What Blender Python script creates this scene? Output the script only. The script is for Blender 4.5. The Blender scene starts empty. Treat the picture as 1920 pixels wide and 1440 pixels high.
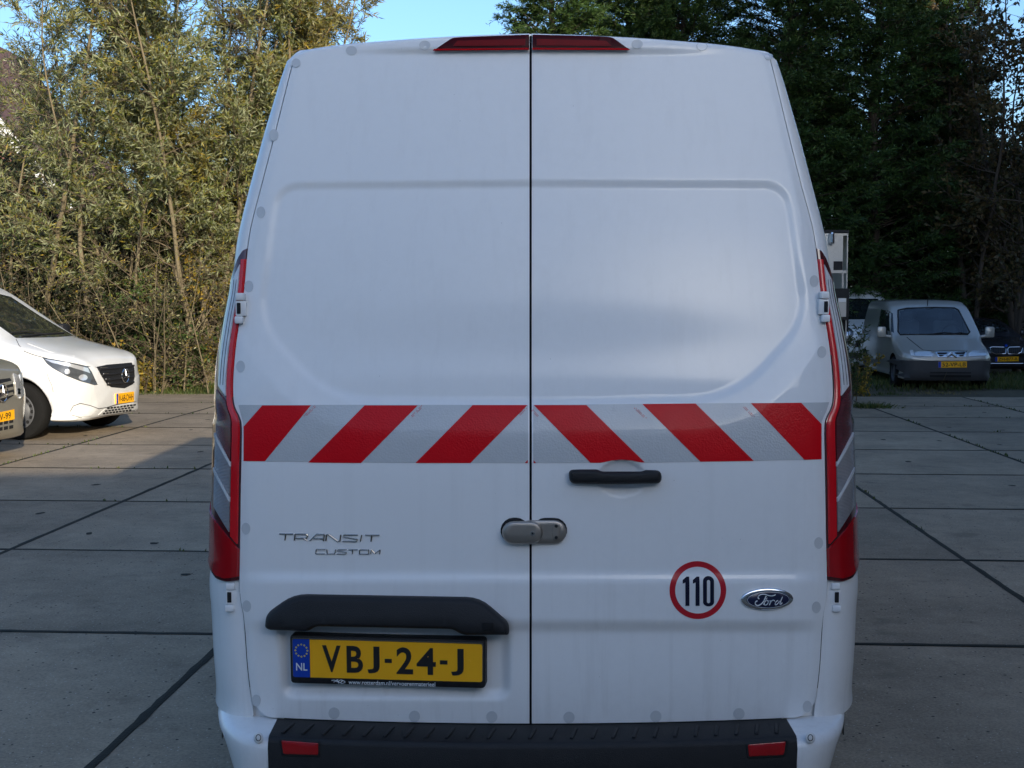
import bpy, bmesh, math, random
import numpy as np
from mathutils import Vector, Matrix
from mathutils.bvhtree import BVHTree
from mathutils.geometry import delaunay_2d_cdt

R = math.radians
SC = bpy.context.scene
COL = SC.collection

# ------------------------------------------------------------------ camera, sky, sun, exposure
CAM_H, FPX, PITCH = 1.60, 2400.0, math.atan((720 - 569) / 2400.0)
cam_data = bpy.data.cameras.new('camera')
cam_data.sensor_width = 36.0
cam_data.lens = FPX / 1920 * 36.0
cam_data.clip_start, cam_data.clip_end = 0.05, 2000
cam = bpy.data.objects.new('camera', cam_data)
cam.location = (0, 0, CAM_H)
cam.rotation_euler = (math.pi / 2 - PITCH, 0, 0)
COL.objects.link(cam)
SC.camera = cam

SUN_AZ, SUN_EL = R(21), R(15.0)          # azimuth: to the right of straight behind the camera
TO_SUN = Vector((math.sin(SUN_AZ) * math.cos(SUN_EL), -math.cos(SUN_AZ) * math.cos(SUN_EL), math.sin(SUN_EL)))
world = bpy.data.worlds.new('World'); SC.world = world; world.use_nodes = True
wn = world.node_tree
sky = wn.nodes.new('ShaderNodeTexSky'); sky.sky_type = 'NISHITA'; sky.sun_disc = False
sky.sun_elevation = SUN_EL; sky.sun_rotation = math.atan2(TO_SUN.x, TO_SUN.y)
sky.air_density = 1.0; sky.dust_density = 2.1; sky.ozone_density = 4.4
wn.links.new(sky.outputs[0], wn.nodes['Background'].inputs[0])
wn.nodes['Background'].inputs[1].default_value = 0.15
sun_d = bpy.data.lights.new('sun', 'SUN'); sun_d.energy = 3.3; sun_d.angle = R(0.5); sun_d.color = (1.0, 0.88, 0.70)
sun = bpy.data.objects.new('sun', sun_d); COL.objects.link(sun)
sun.rotation_euler = TO_SUN.to_track_quat('Z', 'Y').to_euler()
SC.view_settings.view_transform = 'Standard'; SC.view_settings.look = 'None'
SC.view_settings.exposure = 0.97; SC.view_settings.gamma = 1.0
SC.cycles.use_denoising = True
SC.cycles.max_bounces = 6; SC.cycles.transparent_max_bounces = 8

# ------------------------------------------------------------------ helpers
RNG = np.random.default_rng(7)
random.seed(5)

def pxray(px, py):
    cx = (np.asarray(px, float) - 960) / FPX; cy = (720 - np.asarray(py, float)) / FPX
    cp, sp = math.cos(PITCH), math.sin(PITCH)
    return cx, cp + cy * sp, -sp + cy * cp          # direction x, y, z

def at(px, py, Y):
    x, y, z = pxray(px, py); t = Y / y
    return np.array([x * t, Y, CAM_H + z * t])

def link(name, me, mat=None, parent=None, loc=None):
    o = bpy.data.objects.new(name, me); COL.objects.link(o)
    if mat is not None and me is not None:
        me.materials.clear()
        for m in (mat if isinstance(mat, (list, tuple)) else [mat]): me.materials.append(m)
    if parent is not None: o.parent = parent
    if loc is not None: o.location = loc
    return o

def mesh(name, V, F, smooth=False):
    me = bpy.data.meshes.new(name)
    me.from_pydata([tuple(map(float, v)) for v in V], [], [tuple(int(i) for i in f) for f in F])
    me.update()
    if smooth: me.shade_smooth()
    return me

def mesh_np(name, V, Q, smooth=False):
    """V (n,3), Q (m,k) faces with k corners each"""
    V = np.asarray(V, np.float32); Q = np.asarray(Q, np.int32); k = Q.shape[1]
    me = bpy.data.meshes.new(name)
    me.vertices.add(len(V)); me.vertices.foreach_set('co', V.ravel())
    me.loops.add(Q.size); me.loops.foreach_set('vertex_index', Q.ravel())
    me.polygons.add(len(Q)); me.polygons.foreach_set('loop_start', np.arange(0, Q.size, k, dtype=np.int32))
    me.update(calc_edges=True)
    if smooth: me.shade_smooth()
    return me

def tag(o, label=None, cat=None, group=None, kind=None):
    if label: o['label'] = label
    if cat: o['category'] = cat
    if group: o['group'] = group
    if kind: o['kind'] = kind
    return o

def empty(name, loc=(0, 0, 0), rz=0.0):
    o = bpy.data.objects.new(name, None); o.empty_display_size = 0.2; COL.objects.link(o)
    o.location = loc; o.rotation_euler = (0, 0, rz)
    return o

class MB:
    """collects simple solids into one mesh"""
    def __init__(s): s.V = []; s.F = []
    def add(s, V, F):
        n = len(s.V); s.V += [tuple(v) for v in V]; s.F += [tuple(i + n for i in f) for f in F]; return s
    def box(s, c, d, rz=0, bev=0.0):
        bm = bmesh.new(); bmesh.ops.create_cube(bm, size=1)
        bmesh.ops.scale(bm, vec=d, verts=bm.verts)
        if bev: bmesh.ops.bevel(bm, geom=bm.edges[:], offset=bev, segments=2, affect='EDGES', profile=0.5)
        bmesh.ops.rotate(bm, cent=(0, 0, 0), matrix=Matrix.Rotation(rz, 3, 'Z'), verts=bm.verts)
        bmesh.ops.translate(bm, vec=c, verts=bm.verts)
        bm.verts.index_update()
        s.add([v.co[:] for v in bm.verts], [[v.index for v in f.verts] for f in bm.faces]); bm.free(); return s
    def lathe(s, prof, n=32, axis='Y', c=(0, 0, 0)):
        """profile of (radius, offset along axis)"""
        V = []; F = []; m = len(prof)
        for i in range(n):
            a = 2 * math.pi * i / n
            for r, h in prof:
                p = (r * math.cos(a), h, r * math.sin(a)) if axis == 'Y' else ((h, r * math.cos(a), r * math.sin(a)) if axis == 'X' else (r * math.cos(a), r * math.sin(a), h))
                V.append((p[0] + c[0], p[1] + c[1], p[2] + c[2]))
        for i in range(n):
            j = (i + 1) % n
            for k in range(m - 1): F.append((i * m + k, j * m + k, j * m + k + 1, i * m + k + 1))
        return s.add(V, F)
    def tube(s, P, r, n=8, closed=False):
        P = [np.asarray(p, float) for p in P]; V = []; F = []; m = len(P)
        rr = r if isinstance(r, (list, tuple)) else [r] * m
        for i in range(m):
            a = P[i - 1] if (i > 0 or closed) else P[i]; b = P[(i + 1) % m] if (i < m - 1 or closed) else P[i]
            t = b - a; t /= (np.linalg.norm(t) + 1e-9)
            u = np.cross(t, (0, 0, 1.0)) if abs(t[2]) < .9 else np.cross(t, (1.0, 0, 0)); u /= np.linalg.norm(u); v = np.cross(t, u)
            for k in range(n):
                w = 2 * math.pi * k / n; V.append(P[i] + rr[i] * (math.cos(w) * u + math.sin(w) * v))
        for i in range(m if closed else m - 1):
            j = (i + 1) % m
            for k in range(n): F.append((i * n + k, i * n + (k + 1) % n, j * n + (k + 1) % n, j * n + k))
        if not closed: F += [tuple(range(n))[::-1], tuple((m - 1) * n + k for k in range(n))]
        return s.add(V, F)
    def build(s, name, mat, parent=None, smooth=False):
        me = mesh(name, s.V, s.F)
        if smooth: me.shade_smooth(); me.set_sharp_from_angle(angle=R(38))
        return link(name, me, mat, parent)

def grid_faces(nr, nc, flip=False, off=0):
    i, j = np.meshgrid(np.arange(nr - 1), np.arange(nc - 1), indexing='ij')
    a = i * nc + j
    q = np.stack([a, a + 1, a + nc + 1, a + nc], -1).reshape(-1, 4) + off
    return q[:, ::-1] if flip else q

def densify(poly, step):
    out = []
    n = len(poly)
    for i in range(n):
        a = np.array(poly[i], float); b = np.array(poly[(i + 1) % n], float)
        k = max(1, int(math.ceil(np.linalg.norm(b - a) / step)))
        for t in range(k): out.append(tuple(a + (b - a) * t / k))
    return out

def fill2d(poly, step):
    """triangulate the inside of a 2-D outline with inner points; returns pts (n,2), tris, boundary loop"""
    B = densify(poly, step); P = np.array(B); n = len(B)
    x0, y0 = P.min(0); x1, y1 = P.max(0)
    pts = [Vector(b) for b in B]
    gx = np.arange(x0 + step * .5, x1, step); gy = np.arange(y0 + step * .5, y1, step)
    if len(gx) and len(gy):
        G = np.stack(np.meshgrid(gx, gy), -1).reshape(-1, 2)
        ins = inside(P, G) & (np.abs(sdf(P, G)) > step * .35)
        pts += [Vector(g) for g in G[ins]]
    r = delaunay_2d_cdt(pts, [], [list(range(n))], 1, 1e-5)
    V = np.array([v[:] for v in r[0]]); F = [tuple(f) for f in r[2]]
    a, b, c = V[[f[0] for f in F]], V[[f[1] for f in F]], V[[f[2] for f in F]]
    return V, F

def inside(P, G):
    x, y = G[:, 0], G[:, 1]; c = np.zeros(len(G), bool); n = len(P)
    for i in range(n):
        x1, y1 = P[i]; x2, y2 = P[(i + 1) % n]
        m = (y1 > y) != (y2 > y)
        with np.errstate(divide='ignore', invalid='ignore'):
            xi = (x2 - x1) * (y - y1) / (y2 - y1) + x1
        c ^= m & (x < xi)
    return c

def sdf(P, G):
    """signed distance, negative inside"""
    P = np.asarray(P, float); d = np.full(len(G), 1e9); n = len(P)
    for i in range(n):
        a = P[i]; e = P[(i + 1) % n] - a; L = e @ e
        if L < 1e-12: continue
        t = np.clip(((G - a) @ e) / L, 0, 1)
        d = np.minimum(d, np.hypot(*(G - a - t[:, None] * e).T))
    return np.where(inside(P, G), -d, d)

def smooth(x, a, b):
    t = np.clip((x - a) / (b - a), 0, 1); return t * t * (3 - 2 * t)

def smooth_poly(pts, n=8, closed=True):
    """Catmull-Rom through the points"""
    P = np.array(pts, float); m = len(P); out = []
    for i in range(m if closed else m - 1):
        p0, p1, p2, p3 = (P[(i + k) % m] if closed else P[min(max(i + k, 0), m - 1)] for k in (-1, 0, 1, 2))
        for t in np.linspace(0, 1, n, endpoint=False):
            out.append(.5 * ((2 * p1) + (-p0 + p2) * t + (2 * p0 - 5 * p1 + 4 * p2 - p3) * t * t + (-p0 + 3 * p1 - 3 * p2 + p3) * t ** 3))
    if not closed: out.append(P[-1])
    return np.array(out)

def round_poly(pts, r, n=4):
    """polygon with rounded corners"""
    P = np.array(pts, float); out = []; m = len(P)
    for i in range(m):
        a, b, c = P[i - 1], P[i], P[(i + 1) % m]
        rr = r[i] if isinstance(r, (list, tuple)) else r
        u, v = a - b, c - b; lu, lv = np.linalg.norm(u), np.linalg.norm(v)
        k = min(rr, lu * .45, lv * .45); p, q = b + u / lu * k, b + v / lv * k
        for t in np.linspace(0, 1, n + 1): out.append((1 - t) ** 2 * p + 2 * t * (1 - t) * b + t * t * q)
    return np.array(out)

def text_pts(body, depth, bold=0.0, shear=0.0, res=4, spacing=1.0):
    """text as mesh arrays normalised to 0..1 by 0..1, third coordinate 0..depth"""
    cu = bpy.data.curves.new('lettering_curve', 'FONT'); cu.body = body; cu.extrude = 0.05; cu.offset = bold; cu.shear = shear
    cu.resolution_u = res; cu.space_character = spacing
    o = bpy.data.objects.new('lettering_tmp', cu); COL.objects.link(o)
    dg = bpy.context.evaluated_depsgraph_get()
    me = bpy.data.meshes.new_from_object(o.evaluated_get(dg))
    V = np.array([v.co[:] for v in me.vertices]); F = [tuple(p.vertices) for p in me.polygons]
    bpy.data.objects.remove(o); bpy.data.curves.remove(cu); bpy.data.meshes.remove(me)
    lo, hi = V.min(0), V.max(0)
    V[:, :2] = (V[:, :2] - lo[:2]) / (hi[:2] - lo[:2]); V[:, 2] = (V[:, 2] - lo[2]) / (hi[2] - lo[2]) * depth
    return V, F

# ------------------------------------------------------------------ materials
def nodes(m):
    m.use_nodes = True; t = m.node_tree
    return t, t.nodes['Principled BSDF'], (lambda k, **kw: _n(t, k, kw))
def _n(t, k, kw):
    n = t.nodes.new('ShaderNode' + k)
    for a, b in kw.items():
        if a in n.inputs: n.inputs[a].default_value = b
        else: setattr(n, a, b)
    return n

def M(name, col, rough=.5, metal=0.0, coat=0.0, var=.12, scale=6.0, bump=0.0, bscale=80.0, spec=.5, rvar=0.0, obj_rand=0.0):
    m = bpy.data.materials.new(name); t, b, N = nodes(m); L = t.links.new
    tc = N('TexCoord')
    nz = N('TexNoise', Scale=scale, Detail=6.0, Roughness=.6); L(tc.outputs['Object'], nz.inputs['Vector'])
    mx = N('Mix', data_type='RGBA')
    mx.inputs[6].default_value = (*[max(0, c * (1 - var)) for c in col], 1); mx.inputs[7].default_value = (*[min(1, c * (1 + var)) for c in col], 1)
    L(nz.outputs['Fac'], mx.inputs[0]); out = mx.outputs[2]
    if obj_rand:
        oi = N('ObjectInfo'); mr = N('MapRange'); mr.inputs[3].default_value = 1 - obj_rand; mr.inputs[4].default_value = 1 + obj_rand
        L(oi.outputs['Random'], mr.inputs[0]); hs = N('HueSaturation'); L(mr.outputs[0], hs.inputs['Value']); L(out, hs.inputs['Color']); out = hs.outputs[0]
    L(out, b.inputs['Base Color'])
    b.inputs['Roughness'].default_value = rough; b.inputs['Metallic'].default_value = metal
    b.inputs['Specular IOR Level'].default_value = spec
    b.inputs['Coat Weight'].default_value = coat; b.inputs['Coat Roughness'].default_value = .04
    if rvar:
        mr = N('MapRange'); mr.inputs[3].default_value = max(.02, rough - rvar); mr.inputs[4].default_value = min(1, rough + rvar)
        L(nz.outputs['Fac'], mr.inputs[0]); L(mr.outputs[0], b.inputs['Roughness'])
    if bump:
        n2 = N('TexNoise', Scale=bscale, Detail=4.0); L(tc.outputs['Object'], n2.inputs['Vector'])
        bp = N('Bump', Strength=bump, Distance=.01); L(n2.outputs['Fac'], bp.inputs['Height']); L(bp.outputs[0], b.inputs['Normal'])
    return m

def leaf_mat(name, cols, under=None, trans=.35, rough=.5, spec=.35):
    m = bpy.data.materials.new(name); t, b, N = nodes(m); L = t.links.new
    g = N('NewGeometry'); cr = N('ValToRGB'); e = cr.color_ramp.elements
    while len(e) < len(cols): e.new(.5)
    for i, c in enumerate(cols): e[i].position = i / max(1, len(cols) - 1); e[i].color = (*c, 1)
    L(g.outputs['Random Per Island'], cr.inputs[0]); out = cr.outputs[0]
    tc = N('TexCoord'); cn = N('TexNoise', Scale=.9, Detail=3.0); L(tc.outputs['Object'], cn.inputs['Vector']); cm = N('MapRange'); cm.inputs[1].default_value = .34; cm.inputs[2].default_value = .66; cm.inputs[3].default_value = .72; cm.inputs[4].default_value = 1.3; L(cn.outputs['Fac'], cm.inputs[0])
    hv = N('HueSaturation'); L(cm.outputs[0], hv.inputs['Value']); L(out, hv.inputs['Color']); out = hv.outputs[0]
    if under:
        mx = N('Mix', data_type='RGBA'); mx.inputs[7].default_value = (*under, 1); L(out, mx.inputs[6]); L(g.outputs['Backfacing'], mx.inputs[0]); out = mx.outputs[2]
    L(out, b.inputs['Base Color']); b.inputs['Roughness'].default_value = rough; b.inputs['Specular IOR Level'].default_value = spec
    tr = N('BsdfTranslucent'); L(out, tr.inputs[0]); ms = N('MixShader'); ms.inputs[0].default_value = trans
    L(b.outputs[0], ms.inputs[1]); L(tr.outputs[0], ms.inputs[2]); L(ms.outputs[0], t.nodes['Material Output'].inputs[0])
    return m

MT = {}
def paint(name, col, flake=0.0, var=.03, dirt=.25, streak=0.0, coat=1.0):
    """clear-coated car paint with thin road film"""
    m = bpy.data.materials.new(name); t, b, N = nodes(m); L = t.links.new
    tc = N('TexCoord'); n1 = N('TexNoise', Scale=2.2, Detail=8.0, Roughness=.65); L(tc.outputs['Object'], n1.inputs['Vector'])
    n2 = N('TexNoise', Scale=34.0, Detail=5.0, Roughness=.7); L(tc.outputs['Object'], n2.inputs['Vector'])
    mu = N('Math', operation='MULTIPLY'); L(n1.outputs['Fac'], mu.inputs[0]); L(n2.outputs['Fac'], mu.inputs[1])
    mr = N('MapRange'); mr.inputs[1].default_value = .2; mr.inputs[2].default_value = .5; mr.inputs[4].default_value = dirt; L(mu.outputs[0], mr.inputs[0])
    mx = N('Mix', data_type='RGBA'); mx.inputs[6].default_value = (*col, 1); mx.inputs[7].default_value = (*[c * .8 + .02 for c in col], 1)
    L(mr.outputs[0], mx.inputs[0]); L(mx.outputs[2], b.inputs['Base Color'])
    if streak:
        # run-off streaks, grime rising from the sills and stone-chip specks
        mp = N('Mapping'); mp.inputs['Scale'].default_value = (26, 26, 1.1); L(tc.outputs['Object'], mp.inputs[0])
        ns = N('TexNoise', Scale=1.0, Detail=5.0, Roughness=.6); L(mp.outputs[0], ns.inputs['Vector'])
        sr = N('MapRange'); sr.inputs[1].default_value = .52; sr.inputs[2].default_value = .80; sr.inputs[4].default_value = streak; L(ns.outputs['Fac'], sr.inputs[0])
        sx = N('SeparateXYZ'); L(tc.outputs['Object'], sx.inputs[0])
        lo = N('MapRange'); lo.inputs[1].default_value = .35; lo.inputs[2].default_value = 1.0; lo.inputs[3].default_value = 1.0; lo.inputs[4].default_value = .25; L(sx.outputs[2], lo.inputs[0])
        a1 = N('Math', operation='MULTIPLY'); L(sr.outputs[0], a1.inputs[0]); L(lo.outputs[0], a1.inputs[1])
        sl = N('MapRange'); sl.inputs[1].default_value = .38; sl.inputs[2].default_value = .62; sl.inputs[3].default_value = streak * .55; sl.inputs[4].default_value = 0.0; L(sx.outputs[2], sl.inputs[0])
        a2 = N('Math', operation='MULTIPLY'); L(sl.outputs[0], a2.inputs[0]); L(n2.outputs['Fac'], a2.inputs[1])
        a3 = N('Math', operation='ADD'); L(a1.outputs[0], a3.inputs[0]); L(a2.outputs[0], a3.inputs[1])
        m5 = N('Mix', data_type='RGBA'); m5.inputs[7].default_value = (.20, .17, .13, 1); L(a3.outputs[0], m5.inputs[0]); L(mx.outputs[2], m5.inputs[6])
        vo = N('TexVoronoi', Scale=60.0); L(tc.outputs['Object'], vo.inputs['Vector']); lt = N('Math', operation='LESS_THAN'); lt.inputs[1].default_value = .045; L(vo.outputs['Distance'], lt.inputs[0])
        sp = N('SeparateColor'); L(vo.outputs['Color'], sp.inputs[0]); gt = N('Math', operation='GREATER_THAN'); gt.inputs[1].default_value = .975; L(sp.outputs[0], gt.inputs[0])
        ml = N('Math', operation='MULTIPLY'); L(lt.outputs[0], ml.inputs[0]); L(gt.outputs[0], ml.inputs[1]); m6 = N('Mix', data_type='RGBA'); m6.inputs[7].default_value = (.10, .09, .08, 1); L(ml.outputs[0], m6.inputs[0]); L(m5.outputs[2], m6.inputs[6])
        L(m6.outputs[2], b.inputs['Base Color'])
    b.inputs['Roughness'].default_value = .42; b.inputs['Metallic'].default_value = flake
    b.inputs['Coat Weight'].default_value = coat; b.inputs['Specular IOR Level'].default_value = .5 * coat
    cr = N('MapRange'); cr.inputs[3].default_value = .05; cr.inputs[4].default_value = .10; L(mu.outputs[0], cr.inputs[0]); L(cr.outputs[0], b.inputs['Coat Roughness'])
    return m

MT['white'] = paint('white_paint', (.82, .82, .81), dirt=.22, streak=.20, coat=.55)
MT['white2'] = paint('white_paint_second', (.68, .68, .66), dirt=.35, streak=.15)
MT['white_grey'] = paint('light_grey_valance', (.50, .51, .52), dirt=.4, streak=.2)
MT['beige'] = paint('silver_beige_paint', (.37, .34, .27), flake=.55)
MT['silver'] = paint('silver_paint', (.47, .45, .41), flake=.5)
MT['brake_lens'] = M('brake_lens', (.05, .0015, .003), rough=.35, coat=0.0, var=.3, scale=12, spec=.12)
MT['brake_glow'] = M('brake_reflector', (.17, .0015, .004), rough=.35, var=.35, scale=22, spec=.12)
MT['black_paint'] = paint('black_paint', (.012, .013, .018))
MT['plastic'] = M('black_plastic', (.011, .011, .012), rough=.58, var=.55, scale=9, bump=.25, bscale=420, spec=.4)
MT['grey_plastic'] = M('grey_plastic', (.045, .045, .048), rough=.6, var=.15, bump=.2, bscale=300)
MT['gap'] = M('dark_gap', (.006, .006, .007), rough=.8, var=.3)
MT['rubber'] = M('tyre_rubber', (.012, .012, .012), rough=.9, var=.25, scale=14, bump=.3, bscale=90, spec=.15)
MT['steel'] = M('steel_rim', (.085, .088, .095), rough=.55, metal=.2, var=.15, scale=12)
MT['chrome'] = M('chrome', (.75, .75, .76), rough=.08, metal=1.0, var=.03)
MT['chrome_badge'] = M('chrome_badge', (.42, .38, .33), rough=.22, metal=1.0, var=.15, scale=90)
MT['brushed'] = M('brushed_lock_steel', (.40, .36, .32), rough=.42, metal=.9, var=.08, scale=30, bump=.05, bscale=500)
MT['glass'] = M('vehicle_glass', (.012, .016, .018), rough=.03, var=.2, spec=.6, coat=.6)
def clear_glass():
    m = bpy.data.materials.new('clear_car_glass'); t, b, N = nodes(m); L = t.links.new
    tr = N('BsdfTransparent'); tr.inputs[0].default_value = (.62, .70, .72, 1); gl = N('BsdfGlossy'); gl.inputs['Roughness'].default_value = .03
    fr = N('Fresnel'); fr.inputs[0].default_value = 1.5; nz = N('TexNoise', Scale=4.0, Detail=5.0); mr = N('MapRange'); mr.inputs[3].default_value = .05; mr.inputs[4].default_value = .16; L(nz.outputs['Fac'], mr.inputs[0])
    ad = N('Math', operation='ADD'); L(fr.outputs[0], ad.inputs[0]); L(mr.outputs[0], ad.inputs[1]); ms = N('MixShader'); L(ad.outputs[0], ms.inputs[0]); L(tr.outputs[0], ms.inputs[1]); L(gl.outputs[0], ms.inputs[2])
    L(ms.outputs[0], t.nodes['Material Output'].inputs[0]); return m
MT['clear_glass'] = clear_glass()
MT['seat'] = M('grey_seat_cloth', (.10, .11, .12), rough=.9, var=.2, scale=20)
MT['red_lens'] = M('red_lens', (.36, .002, .006), rough=.15, coat=.5, var=.25, scale=14)
MT['red_strip'] = M('bright_red_lens', (.62, .004, .010), rough=.2, coat=.45, var=.1, scale=20)
MT['dark_lens'] = M('dark_red_lens', (.07, .003, .006), rough=.1, coat=1.0, var=.3, scale=9)
MT['clear'] = M('clear_lens', (.66, .67, .68), rough=.12, metal=.0, coat=1.0, var=.22, scale=30)
MT['lampwhite'] = M('headlamp_reflector', (.72, .73, .74), rough=.16, metal=.6, coat=1.0, var=.15, scale=30)
MT['lampdark'] = M('headlamp_dark_glass', (.06, .065, .07), rough=.06, coat=1.0, var=.5, scale=14)
MT['amber'] = M('amber_lens', (.55, .2, .03), rough=.15, coat=1.0)
MT['tape_red'] = M('red_reflective_tape', (.62, .002, .008), rough=.34, var=.06, scale=30, coat=.05, spec=.18)
MT['tape_white'] = M('white_reflective_tape', (.52, .53, .53), rough=.3, var=.05, scale=40, coat=.35)
MT['dot'] = M('grey_cover_dot', (.58, .59, .59), rough=.45, var=.06, coat=.2)
MT['yellow'] = M('yellow_plate', (.97, .45, .006), rough=.35, var=.07, scale=25, coat=.2)
MT['ink'] = M('black_print', (.012, .012, .013), rough=.4, var=.1)
MT['ink_matte'] = M('navy_matte_print', (.010, .012, .03), rough=.6, var=.15, scale=40, spec=.12)
MT['eublue'] = M('blue_plate_band', (.005, .05, .38), rough=.35, var=.06)
MT['star'] = M('star_yellow_print', (.6, .5, .12), rough=.4)
MT['print_white'] = M('white_print', (.72, .73, .73), rough=.4, var=.05)
MT['sticker_red'] = M('red_sticker', (.50, .008, .02), rough=.3, var=.05, coat=.2)
MT['navy'] = M('navy_print', (.008, .012, .045), rough=.3, var=.1, coat=.4)
MT['aluminium'] = M('aluminium_profile', (.50, .51, .52), rough=.35, metal=.8, var=.1)

def film(m):
    """fine retro-reflective cell pattern and scuffs"""
    t = m.node_tree; b = t.nodes['Principled BSDF']; tc = t.nodes.new('ShaderNodeTexCoord'); v = t.nodes.new('ShaderNodeTexVoronoi'); v.inputs['Scale'].default_value = 190.0
    n = t.nodes.new('ShaderNodeTexNoise'); n.inputs['Scale'].default_value = 14.0; n.inputs['Detail'].default_value = 8.0; r = t.nodes.new('ShaderNodeMapRange'); r.inputs[3].default_value = .2; r.inputs[4].default_value = .5
    for x in (v, n): t.links.new(tc.outputs['Object'], x.inputs['Vector'])
    t.links.new(n.outputs['Fac'], r.inputs[0]); t.links.new(r.outputs[0], b.inputs['Roughness'])
    bp = t.nodes.new('ShaderNodeBump'); bp.inputs['Strength'].default_value = .25; bp.inputs['Distance'].default_value = .002; t.links.new(v.outputs['Distance'], bp.inputs['Height']); t.links.new(bp.outputs[0], b.inputs['Normal'])
film(MT['tape_red']); film(MT['tape_white'])
def ribbed(name, col, scale=260.0, metal=.3, axis=2):
    m = M(name, col, rough=.2, metal=metal, coat=1.0, var=.25, scale=26)
    t = m.node_tree; b = t.nodes['Principled BSDF']
    tc = t.nodes.new('ShaderNodeTexCoord'); w = t.nodes.new('ShaderNodeTexWave'); w.bands_direction = 'Z'; w.inputs['Scale'].default_value = scale / 6.28
    t.links.new(tc.outputs['Object'], w.inputs['Vector'])
    bp = t.nodes.new('ShaderNodeBump'); bp.inputs['Strength'].default_value = .9; bp.inputs['Distance'].default_value = .004
    t.links.new(w.outputs['Fac'], bp.inputs['Height']); t.links.new(bp.outputs[0], b.inputs['Normal'])
    return m
MT['rib_red'] = ribbed('ribbed_dark_red_lens', (.17, .02, .026), 500, metal=.1)
MT['rib_clear'] = ribbed('ribbed_clear_lens', (.44, .42, .42), 500, metal=.1)

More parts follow.
